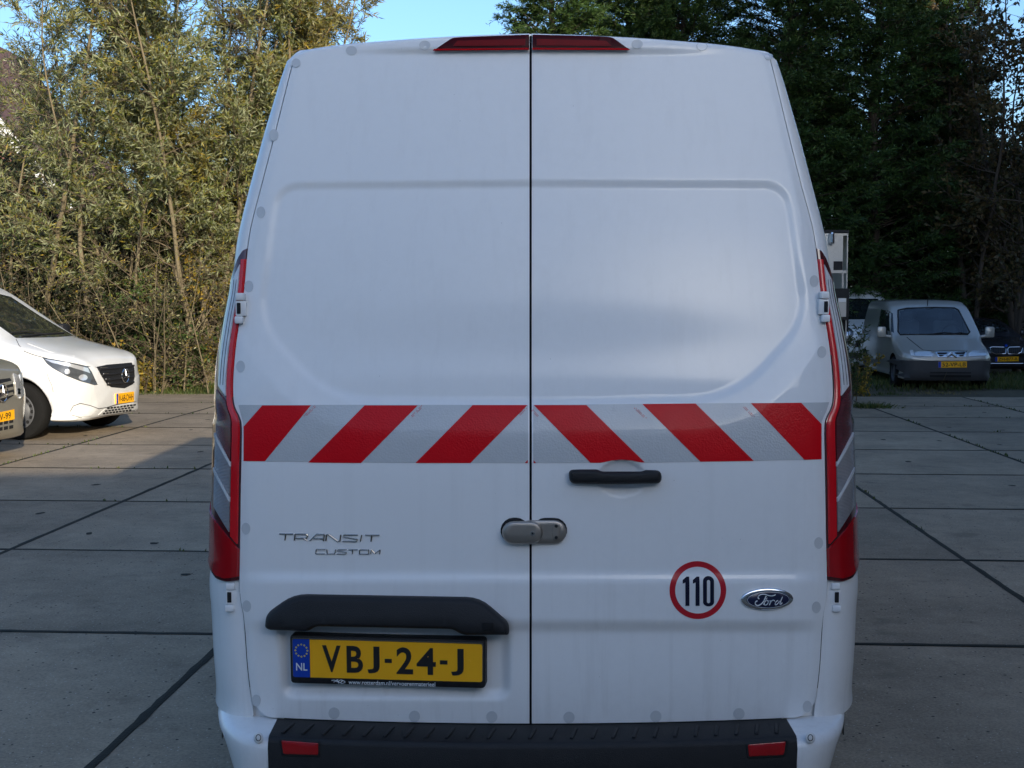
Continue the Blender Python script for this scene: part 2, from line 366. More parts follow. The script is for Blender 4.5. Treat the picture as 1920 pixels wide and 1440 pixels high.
def concrete_mat(name, base, obj_rand=.16):
    m = bpy.data.materials.new(name); t, b, N = nodes(m); L = t.links.new
    tc = N('TexCoord'); oi = N('ObjectInfo')
    ad = N('VectorMath', operation='ADD'); sc = N('VectorMath', operation='SCALE'); sc.inputs['Scale'].default_value = 37.0
    cx = N('CombineXYZ'); L(oi.outputs['Random'], cx.inputs[0]); L(oi.outputs['Random'], cx.inputs[1]); L(cx.outputs[0], sc.inputs[0])
    L(tc.outputs['Object'], ad.inputs[0]); L(sc.outputs[0], ad.inputs[1]); vec = ad.outputs[0]
    big = N('TexNoise', Scale=1.3, Detail=7.0, Roughness=.62); L(vec, big.inputs['Vector'])
    mid = N('TexNoise', Scale=9.0, Detail=6.0, Roughness=.7); L(vec, mid.inputs['Vector'])
    fin = N('TexNoise', Scale=75.0, Detail=6.0, Roughness=.75); L(vec, fin.inputs['Vector'])
    vor = N('TexVoronoi', Scale=46.0); L(vec, vor.inputs['Vector'])
    r1 = N('ValToRGB'); r1.color_ramp.elements[0].position = .3; r1.color_ramp.elements[1].position = .72
    r1.color_ramp.elements[0].color = (*[c * .72 for c in base], 1); r1.color_ramp.elements[1].color = (*[c * 1.22 for c in base], 1)
    L(big.outputs['Fac'], r1.inputs[0])
    m1 = N('Mix', data_type='RGBA', blend_type='OVERLAY'); m1.inputs[0].default_value = .35; L(r1.outputs[0], m1.inputs[6]); L(mid.outputs['Fac'], m1.inputs[7])
    m2 = N('Mix', data_type='RGBA', blend_type='OVERLAY'); m2.inputs[0].default_value = .9; L(m1.outputs[2], m2.inputs[6]); L(fin.outputs['Fac'], m2.inputs[7])
    sp = N('Math', operation='LESS_THAN'); sp.inputs[1].default_value = .13; L(vor.outputs['Distance'], sp.inputs[0])
    rn = N('Math', operation='GREATER_THAN'); rn.inputs[1].default_value = .55; sx = N('SeparateColor'); L(vor.outputs['Color'], sx.inputs[0]); L(sx.outputs[0], rn.inputs[0])
    ml = N('Math', operation='MULTIPLY'); L(sp.outputs[0], ml.inputs[0]); L(rn.outputs[0], ml.inputs[1])
    m3 = N('Mix', data_type='RGBA'); m3.inputs[7].default_value = (.46, .43, .38, 1); L(ml.outputs[0], m3.inputs[0]); L(m2.outputs[2], m3.inputs[6])
    # dark oil and tyre stains
    st = N('TexNoise', Scale=3.1, Detail=5.0, Roughness=.55); ad2 = N('VectorMath', operation='ADD'); ad2.inputs[1].default_value = (7.3, 2.1, 0); L(vec, ad2.inputs[0]); L(ad2.outputs[0], st.inputs['Vector'])
    sr = N('MapRange'); sr.inputs[1].default_value = .60; sr.inputs[2].default_value = .72; sr.inputs[4].default_value = .55; L(st.outputs['Fac'], sr.inputs[0])
    m4 = N('Mix', data_type='RGBA'); m4.inputs[7].default_value = (*[c * .45 for c in base], 1); L(sr.outputs[0], m4.inputs[0]); L(m3.outputs[2], m4.inputs[6])
    v2 = N('TexVoronoi', Scale=24.0); ad3 = N('VectorMath', operation='ADD'); ad3.inputs[1].default_value = (3.7, 9.1, 0); L(vec, ad3.inputs[0]); L(ad3.outputs[0], v2.inputs['Vector'])
    p1 = N('Math', operation='LESS_THAN'); p1.inputs[1].default_value = .15; L(v2.outputs['Distance'], p1.inputs[0]); s2 = N('SeparateColor'); L(v2.outputs['Color'], s2.inputs[0]); p2 = N('Math', operation='GREATER_THAN'); p2.inputs[1].default_value = .72; L(s2.outputs[1], p2.inputs[0])
    p3 = N('Math', operation='MULTIPLY'); L(p1.outputs[0], p3.inputs[0]); L(p2.outputs[0], p3.inputs[1]); m7 = N('Mix', data_type='RGBA'); m7.inputs[7].default_value = (.022, .02, .018, 1); L(p3.outputs[0], m7.inputs[0]); L(m4.outputs[2], m7.inputs[6])
    mr = N('MapRange'); mr.inputs[3].default_value = 1 - obj_rand; mr.inputs[4].default_value = 1 + obj_rand; L(oi.outputs['Random'], mr.inputs[0])
    hs = N('HueSaturation'); L(mr.outputs[0], hs.inputs['Value']); L(m7.outputs[2], hs.inputs['Color'])
    L(hs.outputs[0], b.inputs['Base Color']); b.inputs['Roughness'].default_value = .82; b.inputs['Specular IOR Level'].default_value = .3
    bp = N('Bump', Strength=.55, Distance=.006); L(fin.outputs['Fac'], bp.inputs['Height']); L(bp.outputs[0], b.inputs['Normal'])
    return m
MT['concrete'] = concrete_mat('concrete_slab', (.272, .218, .154))
MT['joint'] = M('mossy_joint_soil', (.014, .014, .008), rough=.95, var=.5, scale=22, bump=.6, bscale=120)
MT['soil'] = M('soil_and_leaf_litter', (.075, .066, .040), rough=.95, var=.55, scale=3, bump=.8, bscale=25)
# ------------------------------------------------------------------ ground and concrete yard
SLAB, SYAW = 2.035, R(3.3)
SF = np.array([math.sin(SYAW), math.cos(SYAW)]); SR = np.array([math.cos(SYAW), -math.sin(SYAW)])
C0, D0 = 0.33, 6.02

def terrain_z(x, y):
    """ground sheet: a little lower than the slabs, rising to a low verge beyond the yard"""
    d = x * SF[0] + y * SF[1]
    return -0.13 + 0.17 * smooth(d, 22.2, 23.6) + .03 * np.sin(x * 1.3 + y * .7) * smooth(d, 22.5, 25)

gx = np.concatenate([np.linspace(-600, -40, 8), np.linspace(-36, 36, 90), np.linspace(40, 600, 8)])
gy = np.concatenate([np.linspace(-600, -30, 8), np.linspace(-26, 18, 12), np.linspace(19, 44, 60), np.linspace(48, 900, 10)])
GX, GY = np.meshgrid(gx, gy, indexing='xy')
gv = np.stack([GX, GY, terrain_z(GX, GY)], -1).reshape(-1, 3)
ground = link('ground', mesh_np('ground', gv, grid_faces(len(gy), len(gx)), True), MT['soil']); tag(ground, kind='structure')

yard = link('concrete_yard', mesh('concrete_yard', [(*(SR * c + SF * d), -.0045) for c, d in ((-22.05, -12.3), (22.7, -12.3), (22.7, 22.25), (-22.05, 22.25))], [(0, 1, 2, 3)]), MT['joint'])
tag(yard, kind='structure')

def slab_mesh(v):
    rng = np.random.default_rng(40 + v); bm = bmesh.new()
    bmesh.ops.create_cube(bm, size=1)
    bmesh.ops.scale(bm, vec=(SLAB - .030, SLAB - .030, .05), verts=bm.verts)
    top = [e for e in bm.edges if all(x.co.z > 0 for x in e.verts)]
    bmesh.ops.bevel(bm, geom=top, offset=.003, segments=1, affect='EDGES')
    bmesh.ops.translate(bm, vec=(0, 0, -.025), verts=bm.verts)
    # shallow lifting slots filled with dirt
    for k in range(1 + (v % 2)):
        cx, cy = rng.uniform(-.8, .8, 2); w, h, a = rng.uniform(.018, .03), rng.uniform(.03, .05), rng.uniform(-.5, .5)
        q = []
        for i in range(9):
            t = i / 9 * 2 * math.pi; r = 1 + rng.uniform(-.25, .25)
            x, y = w * r * math.copysign(abs(math.cos(t)) ** .6, math.cos(t)), h * r * math.copysign(abs(math.sin(t)) ** .6, math.sin(t))
            q.append(bm.verts.new((cx + x * math.cos(a) - y * math.sin(a), cy + x * math.sin(a) + y * math.cos(a), .0022)))
        f = bm.faces.new(q); f.material_index = 1
    me = bpy.data.meshes.new('slab'); bm.to_mesh(me); bm.free()
    me.materials.append(MT['concrete']); me.materials.append(MT['joint'])
    return me
slab_meshes = [slab_mesh(i) for i in range(6)]
for ci in range(-10, 10):
    for di in range(-8, 8):
        c = C0 + SLAB * (ci + .5); d = D0 + SLAB * (di + .5)
        p = SR * c + SF * d
        if p[1] < -9: continue
        if p[1] > 1 and abs(p[0]) > .42 * p[1] + 2.6: continue
        if p[1] <= 1 and abs(p[0]) > 6: continue
        o = bpy.data.objects.new('slab', random.choice(slab_meshes)); COL.objects.link(o); o.parent = yard
        o.location = (p[0], p[1], random.uniform(-.0012, .0012))
        o.rotation_euler = (random.uniform(-.0006, .0006), random.uniform(-.0006, .0006), -SYAW + random.choice((0, math.pi)) + random.uniform(-.002, .002))

# ragged strips of soil and moss that have filled the joints level with the slabs
def joint_fill():
    rng = np.random.default_rng(99); V = []; F = []
    def run(p0, p1):
        n = max(2, int(np.linalg.norm(p1 - p0) / .09)); t = np.linspace(0, 1, n)[:, None]; P = p0 + (p1 - p0) * t
        d = (p1 - p0) / np.linalg.norm(p1 - p0); s = np.array([d[1], -d[0]])
        w1 = .015 + np.abs(rng.normal(size=n)) * .0045; w2 = .015 + np.abs(rng.normal(size=n)) * .0045; b = len(V)
        for i in range(n):
            a, c = P[i] + s * w1[i], P[i] - s * w2[i]
            V.append((a[0], a[1], .0026)); V.append((P[i][0], P[i][1], .0040)); V.append((c[0], c[1], .0026))
        for i in range(n - 1):
            for k in (0, 1): F.append((b + 3 * i + k, b + 3 * i + k + 1, b + 3 * i + k + 4, b + 3 * i + k + 3))
    for k in range(-6, 7): run(SR * (C0 + SLAB * k) + SF * 2.0, SR * (C0 + SLAB * k) + SF * 22.2)
    for k in range(-2, 8): run(SR * -9.5 + SF * (D0 + SLAB * k + .0007), SR * 9.5 + SF * (D0 + SLAB * k))
    o = link('joint_soil', mesh('joint_soil', V, F), MT['joint'], yard); tag(o, kind='stuff')
joint_fill()

# ------------------------------------------------------------------ unseen buildings added behind and beside the viewpoint to cast the shade
def brick_mat(name, c1, c2, mortar, scale):
    m = bpy.data.materials.new(name); t, b, N = nodes(m); L = t.links.new
    tc = N('TexCoord'); mp = N('Mapping'); mp.inputs['Rotation'].default_value = (R(90), 0, 0); L(tc.outputs['Object'], mp.inputs[0])
    sx = N('SeparateXYZ'); L(tc.outputs['Object'], sx.inputs[0]); ad = N('Math', operation='ADD'); L(sx.outputs[0], ad.inputs[0]); L(sx.outputs[1], ad.inputs[1])
    cb = N('CombineXYZ'); L(ad.outputs[0], cb.inputs[0]); L(sx.outputs[2], cb.inputs[1])
    br = N('TexBrick', Scale=scale); br.inputs['Color1'].default_value = (*c1, 1); br.inputs['Color2'].default_value = (*c2, 1); br.inputs['Mortar'].default_value = (*mortar, 1)
    L(cb.outputs[0], br.inputs['Vector']); L(br.outputs[0], b.inputs['Base Color']); b.inputs['Roughness'].default_value = .85
    return m
MT['brick'] = brick_mat('brown_brick', (.20, .10, .07), (.26, .14, .09), (.3, .28, .25), 4.5)
MT['brick_red'] = brick_mat('red_brick', (.13, .05, .038), (.17, .065, .045), (.18, .15, .13), 4.5)
MT['metal_clad'] = M('grey_cladding', (.62, .62, .60), rough=.5, var=.08)
MT['roof_tile'] = M('roof_tiles', (.12, .06, .045), rough=.8, var=.3, scale=9, bump=.5, bscale=14)
MT['window_glass'] = M('window_glass', (.03, .04, .045), rough=.05, spec=.6, coat=.5)
MT['frame_white'] = M('white_frame_paint', (.75, .75, .73), rough=.45, var=.05)

def hall(name, x0, x1, y0, y1, h, mat, label, facade):
    r = empty(name, ((x0 + x1) / 2, (y0 + y1) / 2, -.13)); hx, hy = (x1 - x0) / 2, (y1 - y0) / 2
    MB().box((0, 0, h / 2), (2 * hx, 2 * hy, h)).build('wall', mat, r)
    MB().box((0, 0, h + .075), (2 * hx + .3, 2 * hy + .3, .15)).build('roof', MT['metal_clad'], r)
    n = int((hx if facade == 'y' else hy) * 2 / 4.5)
    for i in range(n):
        for zz in np.arange(1.6, h - 1.6, 3.2):
            t = (i + .5) / n * 2 - 1
            if facade == 'y': c, d = (t * hx, hy + .02, zz + .6), (2.0, .08, 1.3)
            else: c, d = (-hx - .02, t * hy, zz + .6), (.08, 2.0, 1.3)
            w = MB().box(c, d).build('window', MT['frame_white'], r)
            d2 = (d[0] - .16 if d[0] > 1 else d[0] + .02, d[1] - .16 if d[1] > 1 else d[1] + .02, d[2] - .16)
            MB().box(c, d2).build('pane', MT['window_glass'], w)
    tag(r, label, 'building'); return r
SHADE_Y = 11.85                            # where the low hall's shadow ends on the yard
HALL_Y = -9.0
hall_h = (SHADE_Y - HALL_Y) / math.cos(SUN_AZ) * math.tan(SUN_EL) + .13 - .15
hall('shade_hall', -24, 20, HALL_Y - 8, HALL_Y, hall_h, MT['metal_clad'], 'unseen long low pale metal-clad hall behind the viewpoint, added to shade the yard', 'y')
hall('low_shade_block', 9.6, 26, -8.6, -1.2, 7.6, MT['brick'], 'unseen low brown brick block beside the yard, added to block the sun', 'x')
hall('tall_shade_block', 9.6, 28, -1.0, 15.5, 13.2, MT['brick'], 'unseen tall brown brick block beside the yard, added to shade the conifers', 'x')
# ------------------------------------------------------------------ the white high-roof van seen from behind
VX0 = 0.055                      # its centre line
VY0 = 3.42                       # rearmost plane of its doors
SEAM = 995.0

def rear_y(X, Z):
    """rear surface of the van: bowed in plan, leaning forward towards the roof"""
    xr = np.abs(X - VX0)
    lean = .215 * .05 * np.logaddexp(0, (Z - 1.23) / .05) + .30 * np.maximum(.62 - Z, 0) ** 2
    return VY0 + lean + .10 * xr ** 2 + 3.0 * np.maximum(xr - .66, 0) ** 3

def rear_pt(px, py):
    dx, dy, dz = pxray(px, py)
    Y = np.full(np.broadcast(dx, dy).shape, 3.45)
    for _ in range(9):
        t = Y / dy; Y = rear_y(dx * t, CAM_H + dz * t)
    t = Y / dy
    return dx * t, Y, CAM_H + dz * t

_el = np.array([(95, 556), (120, 549), (150, 541), (250, 516), (350, 490), (420, 472), (470, 464), (545, 457), (600, 449), (660, 441), (715, 437), (748, 437.5), (765, 441), (782, 449), (800, 453),
                (850, 452.5), (900, 451.5), (1000, 450), (1090, 449), (1120, 451), (1140, 454), (1155, 457), (1200, 460.5), (1250, 464), (1300, 470), (1330, 476)], float)
_el_s = smooth_poly(_el, 6, closed=False)
_sum = np.array([(60, 1996), (350, 1993), (420, 1994), (740, 1999), (1000, 1999), (1340, 2002)], float)
def edge_l(py): return np.interp(py, _el_s[:, 0], _el_s[:, 1])
def edge_r(py): return np.interp(py, _sum[:, 0], _sum[:, 1]) - edge_l(py)
_tc = smooth_poly([(556, 96), (575, 89.5), (600, 85), (660, 78), (740, 72), (820, 67), (900, 63), (995, 60)], 6, closed=False)
def top_l(px): return np.interp(px, _tc[:, 0], _tc[:, 1])

panel_l = round_poly([(1000, 343), (520, 348), (486, 607), (618, 752), (1000, 757)], [0, 46, 60, 110, 0], 10)
panel_r = round_poly([(990, 343), (1474, 345), (1513, 600), (1380, 750), (990, 757)], [0, 46, 60, 110, 0], 10)
plate_box = round_poly([(520, 1150), (955, 1150), (955, 1311), (528, 1308)], 26, 6)

def disp(px, py, side):
    """pressed shapes of the door skins, positive into the van"""
    px = np.asarray(px, float); py = np.asarray(py, float); sh = px.shape
    G = np.stack([px.ravel(), py.ravel()], -1); x, y = G[:, 0], G[:, 1]
    d = sdf(panel_l if side < 0 else panel_r, G)
    # at the seam the panel runs through
    out = .0065 * smooth(-d, -8, 9)
    out += np.clip((56 - d) / 56, 0, 1) * .0115 * smooth(y, 420, 690)
    e = np.where(side < 0, x - edge_l(y), edge_r(y) - x)
    ef = smooth(e, 4, 60)
    out += (-.009 * smooth(y, 1068, 1094) + .0135 * smooth(y, 1158, 1190)) * (.35 + .65 * ef)
    out += .0035 * (1 - smooth(e, 0, 16))
    out += -.010 * smooth(-y, -103, -90) * (1 - smooth(np.abs(x - 995), 180, 400))
    out += .03 * np.clip((9 - (y - np.where(x < 995, top_l(x), top_l(1992 - x)))) / 9, 0, 1) ** 2
    if side < 0:
        db = sdf(plate_box, G)
        out += .020 * smooth(-db, -6, 16) * smooth(y, 1150, 1185)
    else:
        r2 = ((x - 1166) / 44) ** 2 + ((y - 896) / 34) ** 2
        out += .018 * np.sqrt(np.clip(1 - r2, 0, 1))
    return out.reshape(sh)

def DP(px, py, out=0.0):
    """point on the outer door skin under a picture position, lifted outwards"""
    px = np.atleast_1d(np.asarray(px, float)); py = np.atleast_1d(np.asarray(py, float))
    X, Y, Z = rear_pt(px, py)
    dl = disp(px, py, -1); dr = disp(px, py, 1)
    Y = Y + np.where(px < SEAM, dl, dr) - out
    return np.stack([X, Y, Z], -1)

van = empty('delivery_van', (VX0, 6.0, 0.0))
tag(van, 'large white high-roof van seen from behind with red and white striped rear doors', 'van')
VO = Vector((VX0, 6.0, 0.0))
def vlink(name, V, F, mat, parent=None, smooth_=True, ang=None):
    V = np.asarray(V, float) - np.array(VO)
    me = mesh(name, V, F)
    if smooth_:
        me.shade_smooth()
        if ang: me.set_sharp_from_angle(angle=R(ang))
    return link(name, me, mat, parent or van)

# --- doors
def make_door(side):
    nu, nv = 116, 300
    u = np.linspace(0, 1, nu); v = np.linspace(0, 1, nv)
    gap = 2.2
    if side < 0:
        xs = SEAM - gap
        xe_ref = np.array([float(edge_l(y)) for y in np.linspace(60, 1330, 200)])
        xt = xs + (556 - xs) * u; yt = top_l(xt)
    else:
        xs = SEAM + gap
        xt = xs + (1440 - xs) * u; yt = top_l(1992 - xt)
    yb = 1357.5 - 13 * u ** 2
    k = smooth(u, .93, 1.0); yb = yb - 26 * ((np.clip(u - .93, 0, 1) / .07) ** 2.2)
    PY = yt[None, :] + (yb - yt)[None, :] * v[:, None]
    E = edge_l(PY) if side < 0 else edge_r(PY)
    PX = xs + (E - xs) * u[None, :]
    P = DP(PX.ravel(), PY.ravel()).reshape(nv, nu, 3)
    # folded edge
    P = np.pad(P, ((1, 1), (1, 1), (0, 0)), mode='edge')
    m = np.zeros(P.shape[:2]); m[0] = m[-1] = 1; m[:, 0] = m[:, -1] = 1
    P[..., 1] += .028 * m
    return vlink('rear_door', P.reshape(-1, 3), grid_faces(nv + 2, nu + 2, flip=side > 0), MT['white'], ang=50)
door_l = make_door(-1); door_r = make_door(1)
door_l['label'] = 'rear door with number plate and chrome lettering'; door_r['label'] = 'rear door with handle, speed sticker and oval emblem'

def dpatch(name, poly, step, out, mat, parent, thick=.0015):
    V2, F = fill2d(poly, step)
    P = DP(V2[:, 0], V2[:, 1], out); n = len(P)
    Q = DP(V2[:, 0], V2[:, 1], out - thick)
    bnd = {}
    for f in F:
        for a, b in zip(f, f[1:] + f[:1]):
            if (b, a) in bnd: del bnd[(b, a)]
            else: bnd[(a, b)] = 1
    # orient faces towards the camera
    FF = []
    for f in F:
        a, b, c = P[f[0]], P[f[1]], P[f[2]]
        FF.append(f if np.cross(b - a, c - a)[1] < 0 else f[::-1])
    sk = [(a, b, b + n, a + n) for a, b in bnd]
    return vlink(name, np.concatenate([P, Q]), FF + sk, mat, parent, ang=40)

def inset_poly(poly, d):
    P = np.array(poly, float); n = len(P); out = []
    area = .5 * sum(P[i][0] * P[(i + 1) % n][1] - P[(i + 1) % n][0] * P[i][1] for i in range(n)); s = 1 if area > 0 else -1
    for i in range(n):
        e1 = P[i] - P[i - 1]; e2 = P[(i + 1) % n] - P[i]
        n1 = np.array([-e1[1], e1[0]]) * s; n2 = np.array([-e2[1], e2[0]]) * s
        m = n1 / (np.linalg.norm(n1) + 1e-9) + n2 / (np.linalg.norm(n2) + 1e-9); m /= max(np.linalg.norm(m), .3)
        out.append(P[i] + m * d)
    return np.array(out)

def slab3(name, poly, fn, h, mat, parent, ins=4.0, step=14.0, base=-.004, rounds=3):
    """a raised solid with rounded rim standing on a surface fn(px,py,out)"""
    poly = np.array(densify(poly, step)); n = len(poly); V = []; F = []
    prof = [(0, base)] + [(ins * (1 - math.cos(a)), h * .45 + h * .55 * math.sin(a)) for a in np.linspace(0, math.pi / 2, rounds)]
    rings = []
    for d, o in prof:
        q = inset_poly(poly, d) if d > 0 else poly
        rings.append(q); V.append(fn(q[:, 0], q[:, 1], o))
    for r in range(len(prof) - 1):
        for i in range(n): F.append((r * n + i, r * n + (i + 1) % n, (r + 1) * n + (i + 1) % n, (r + 1) * n + i))
    base_i = (len(prof) - 1) * n
    V2, T = fill2d(rings[-1], step)
    V.append(fn(V2[:, 0], V2[:, 1], h)); off = base_i + n
    F += [tuple(i + off for i in f) for f in T]
    V = np.concatenate(V)
    bm = bmesh.new(); vs = [bm.verts.new(v - np.array(VO)) for v in V]
    for f in F:
        try: bm.faces.new([vs[i] for i in f])
        except ValueError: pass
    bmesh.ops.remove_doubles(bm, verts=bm.verts, dist=2e-5); bmesh.ops.recalc_face_normals(bm, faces=bm.faces)
    me = bpy.data.meshes.new(name); bm.to_mesh(me); bm.free(); me.shade_smooth(); me.set_sharp_from_angle(angle=R(50))
    return link(name, me, mat, parent)

def flat_fn(px0, py0, extra=0.0):
    """tangent plane at a door point"""
    Y = float(DP(px0, py0)[0][1]) + extra
    def f(px, py, out):
        dx, dy, dz = pxray(px, py); t = (Y - out) / dy
        return np.stack([dx * t, np.full_like(dx, 0) + Y - np.asarray(out), CAM_H + dz * t], -1)
    return f

# dark body aperture behind the doors
def aperture():
    n = 60; ys = np.linspace(74, 1352, n); V = []
    for y in ys:
        xl, xr_ = float(edge_l(max(y, 96))), float(edge_r(max(y, 96)))
        if y < 96: xl += (96 - y) * 9; xr_ -= (96 - y) * 9
        for t in np.linspace(0, 1, 14):
            X, Y, Z = rear_pt(xl + (xr_ - xl) * t, y); V.append((X, Y + .045, Z))
    vlink('door_frame', V, grid_faces(n, 14, flip=True), MT['gap'])
aperture()

# --- rear corners: quarter panels rolling from the door edge round to the sides, and the roof edge
_w = np.array([(95, 10), (150, 14), (250, 19), (350, 20), (420, 19), (470, 20), (545, 20), (600, 23), (680, 25), (740, 26), (765, 30), (800, 45), (950, 46), (1060, 46), (1095, 53), (1150, 59), (1250, 61), (1300, 63), (1345, 69)], float)
def band_a(py, Y): return np.interp(py, _w[:, 0], _w[:, 1]) * Y / FPX / .607
def band_pt(side, py, th, out=0.0, gap=2.5):
    px = (edge_l(py) - gap) if side < 0 else (edge_r(py) + gap)
    X, Y, Z = rear_pt(px, py)
    a = band_a(py, Y) + (.013 * smooth(py, 560, 820) if side > 0 else 0.0); Y = Y + .012
    nx, ny = np.sin(th) , -np.cos(th) * 1.0
    return np.stack([X + side * (a * np.sin(th) + out * np.sin(th)), Y + 2 * a * (1 - np.cos(th)) - out * np.cos(th), Z + 0 * th], -1)

NT = 15; th = np.linspace(0, math.pi / 2, NT)
rim = []
for y in np.concatenate([np.linspace(1352, 800, 40), np.linspace(795, 720, 16), np.linspace(710, 110, 46)]): rim.append(band_pt(-1, np.full(NT, y), th))
def corner(px, py, n, a):
    X, Y, Z = rear_pt(px, py)
    return np.stack([X + n[0] * a * np.sin(th), Y + .030 + .10 * (1 - np.cos(th)), Z + n[1] * a * np.sin(th)], -1)
for px, t in ((553, .35), (558, .7)): rim.append(corner(px + 3, 97 - (px - 553) * .35, (-math.cos(t * 1.57), math.sin(t * 1.57)), .020))
for px in np.linspace(575, 1992 - 575, 40): rim.append(corner(px, float(top_l(min(px, 1992 - px))) + 3.0, (0, 1), .016))
for px, t in ((1992 - 553 + 0, .7), (1992 - 548, .35)): rim.append(corner(px - 3, 96.5, (math.cos(t * 1.57), math.sin(t * 1.57)), .020))
for y in np.concatenate([np.linspace(110, 710, 46), np.linspace(720, 795, 16), np.linspace(800, 1352, 40)]): rim.append(band_pt(1, np.full(NT, y), th))
rim = np.array(rim); nrim = len(rim)
# main shell running forward from the rim to the nose
ring = rim[:, -1].copy()
low0, low1 = ring[0].copy(), ring[-1].copy(); low0[2] = low1[2] = .27
stations = [0, .12, .35, .8, 1.6, 2.6, 3.3, 3.6, 4.0, 4.35, 4.7, 5.0, 5.18]
caps = {3.3: 2.5, 3.6: 2.3, 4.0: 1.85, 4.35: 1.42, 4.7: 1.16, 5.0: 1.02, 5.18: .82}
cols = []
R0 = np.concatenate([[low0], ring, [low1]])
for s in stations:
    q = R0.copy()
    k = min(1, s / .8); k = k * k * (3 - 2 * k)
    side_w = smooth(1.9 - q[:, 2], -.3, .7)
    q[:, 0] = VX0 + (q[:, 0] - VX0) * (1 + k * (.030 + .02 * side_w))
    zc = caps.get(s, 9.0)
    hi = q[:, 2] > zc
    q[:, 2] = np.where(hi, zc - .06 * ((q[:, 0] - VX0) / .9) ** 2, q[:, 2])
    if s > 4.6: q[:, 0] = VX0 + (q[:, 0] - VX0) * (1 - .5 * (s - 4.6) ** 2)
    q[:, 1] = np.where(s < 1, q[:, 1] + s, q[:, 1] * (1 - min(1, (s - 1) / .6)) + (3.75 + s) * min(1, (s - 1) / .6)) if s > 1 else q[:, 1] + s
    cols.append(q)
cols = np.array(cols).transpose(1, 0, 2)
vlink('body', cols.reshape(-1, 3), grid_faces(cols.shape[0], cols.shape[1]), MT['white'], ang=60)
vlink('rear_pillar_frame', rim.reshape(-1, 3), grid_faces(nrim, NT), MT['white'], ang=60)
MB().box((0, .1, .33), (1.7, 4.3, .14)).build('underbody', MT['gap'], van)
MB().box((0, 2.9, .45), (1.5, .1, .5)).build('front_bumper', MT['plastic'], van)
MB().box((0, 2.35, 1.50), (1.45, .06, .62), 0).build('windscreen', MT['glass'], van).rotation_euler = (0, 0, 0)

# wheels of any vehicle: local Y axis is the axle
def wheel(parent, loc, r=.34, w=.22, rim_r=.21, side=1, rim_mat=None, holes=0):
    t = MB().lathe([(rim_r, -w * .42), (r * .80, -w * .5), (r * .95, -w * .46), (r, -w * .34), (r, w * .34), (r * .95, w * .46), (r * .80, w * .5), (rim_r, w * .42)], 40, 'Y').build('wheel', MT['rubber'], parent, True)
    t.location = loc
    o = side * w * .42
    m = MB().lathe([(rim_r, o), (rim_r * .93, o + side * .004), (rim_r * .9, o - side * .03), (rim_r * .62, o - side * .035), (rim_r * .45, o - side * .012), (rim_r * .2, o - side * .008), (0.001, o - side * .008)], 32, 'Y').build('rim', rim_mat or MT['steel'], t, True)
    if holes:
        hm = None
        for k in range(holes):
            a = 2 * math.pi * k / holes
            if hm is None: ho = MB().lathe([(.001, o - side * .026), (rim_r * .10, o - side * .026), (rim_r * .10, o - side * .05)], 12, 'Y').build('rim_hole', MT['gap'], t); hm = ho.data
            else: ho = link('rim_hole', hm, None, t)
            ho.location = (rim_r * .76 * math.cos(a), 0, rim_r * .76 * math.sin(a))
    return t
for sx in (-1, 1):
    for yy in (4.33, 7.75):
        wl = wheel(van, (sx * .855, yy - 6.0, .34), r=.345, w=.225, side=1)
        wl.rotation_euler = (0, 0, -sx * math.pi / 2)
        ar = MB().lathe([(.001, 0), (.41, 0), (.42, -.02), (.42, -.20)], 36, 'X').build('wheel_arch', MT['plastic'], van, True)
        ar.location = (sx * .80, yy - 6.0, .36); ar.scale = (sx, 1, 1)

# white sill closing the quarter panel under the rounded door corner
for sd in (-1, 1):
    V = []
    for y in np.linspace(1296, 1356, 8):
        for t in np.linspace(0, 1, 10):
            x = (446 + 84 * t) if sd < 0 else (1999 - 446 - 84 * t)
            X, Y, Z = rear_pt(x, y); V.append((X, Y + .024, Z))
    vlink('sill_corner', V, grid_faces(8, 10, flip=sd < 0), MT['white'])

# --- tail lamps
_off = lambda t: np.sin(t) - .52 * (1 - np.cos(t))
_tt = np.linspace(0, 1.09, 60)
def f2th(f):
    f = np.asarray(f, float); vis = np.interp(np.clip(f, 0, 1) * _off(1.09), _off(_tt), _tt)
    return np.where(f > 1, 1.09 + (f - 1) * 1.0, vis)
def lamp_patch(name, side, f0, f1, ytop, ybot, out, mat, parent, nf=14, ny=60, thick=.006):
    f = np.linspace(f0, f1, nf); yt = np.array([ytop(a) for a in f]); yb = np.array([ybot(a) for a in f])
    V = []
    for j in np.linspace(0, 1, ny):
        V.append(band_pt(side, yt + (yb - yt) * j, f2th(f), out))
    P = np.pad(np.array(V), ((1, 1), (1, 1), (0, 0)), mode='edge')
    m = np.zeros(P.shape[:2]); m[0] = m[-1] = 1; m[:, 0] = m[:, -1] = 1
    P[..., 1] += thick * m; P[..., 0] -= side * thick * m
    return vlink(name, P.reshape(-1, 3), grid_faces(ny + 2, nf + 2, flip=side < 0), mat, parent, ang=40)
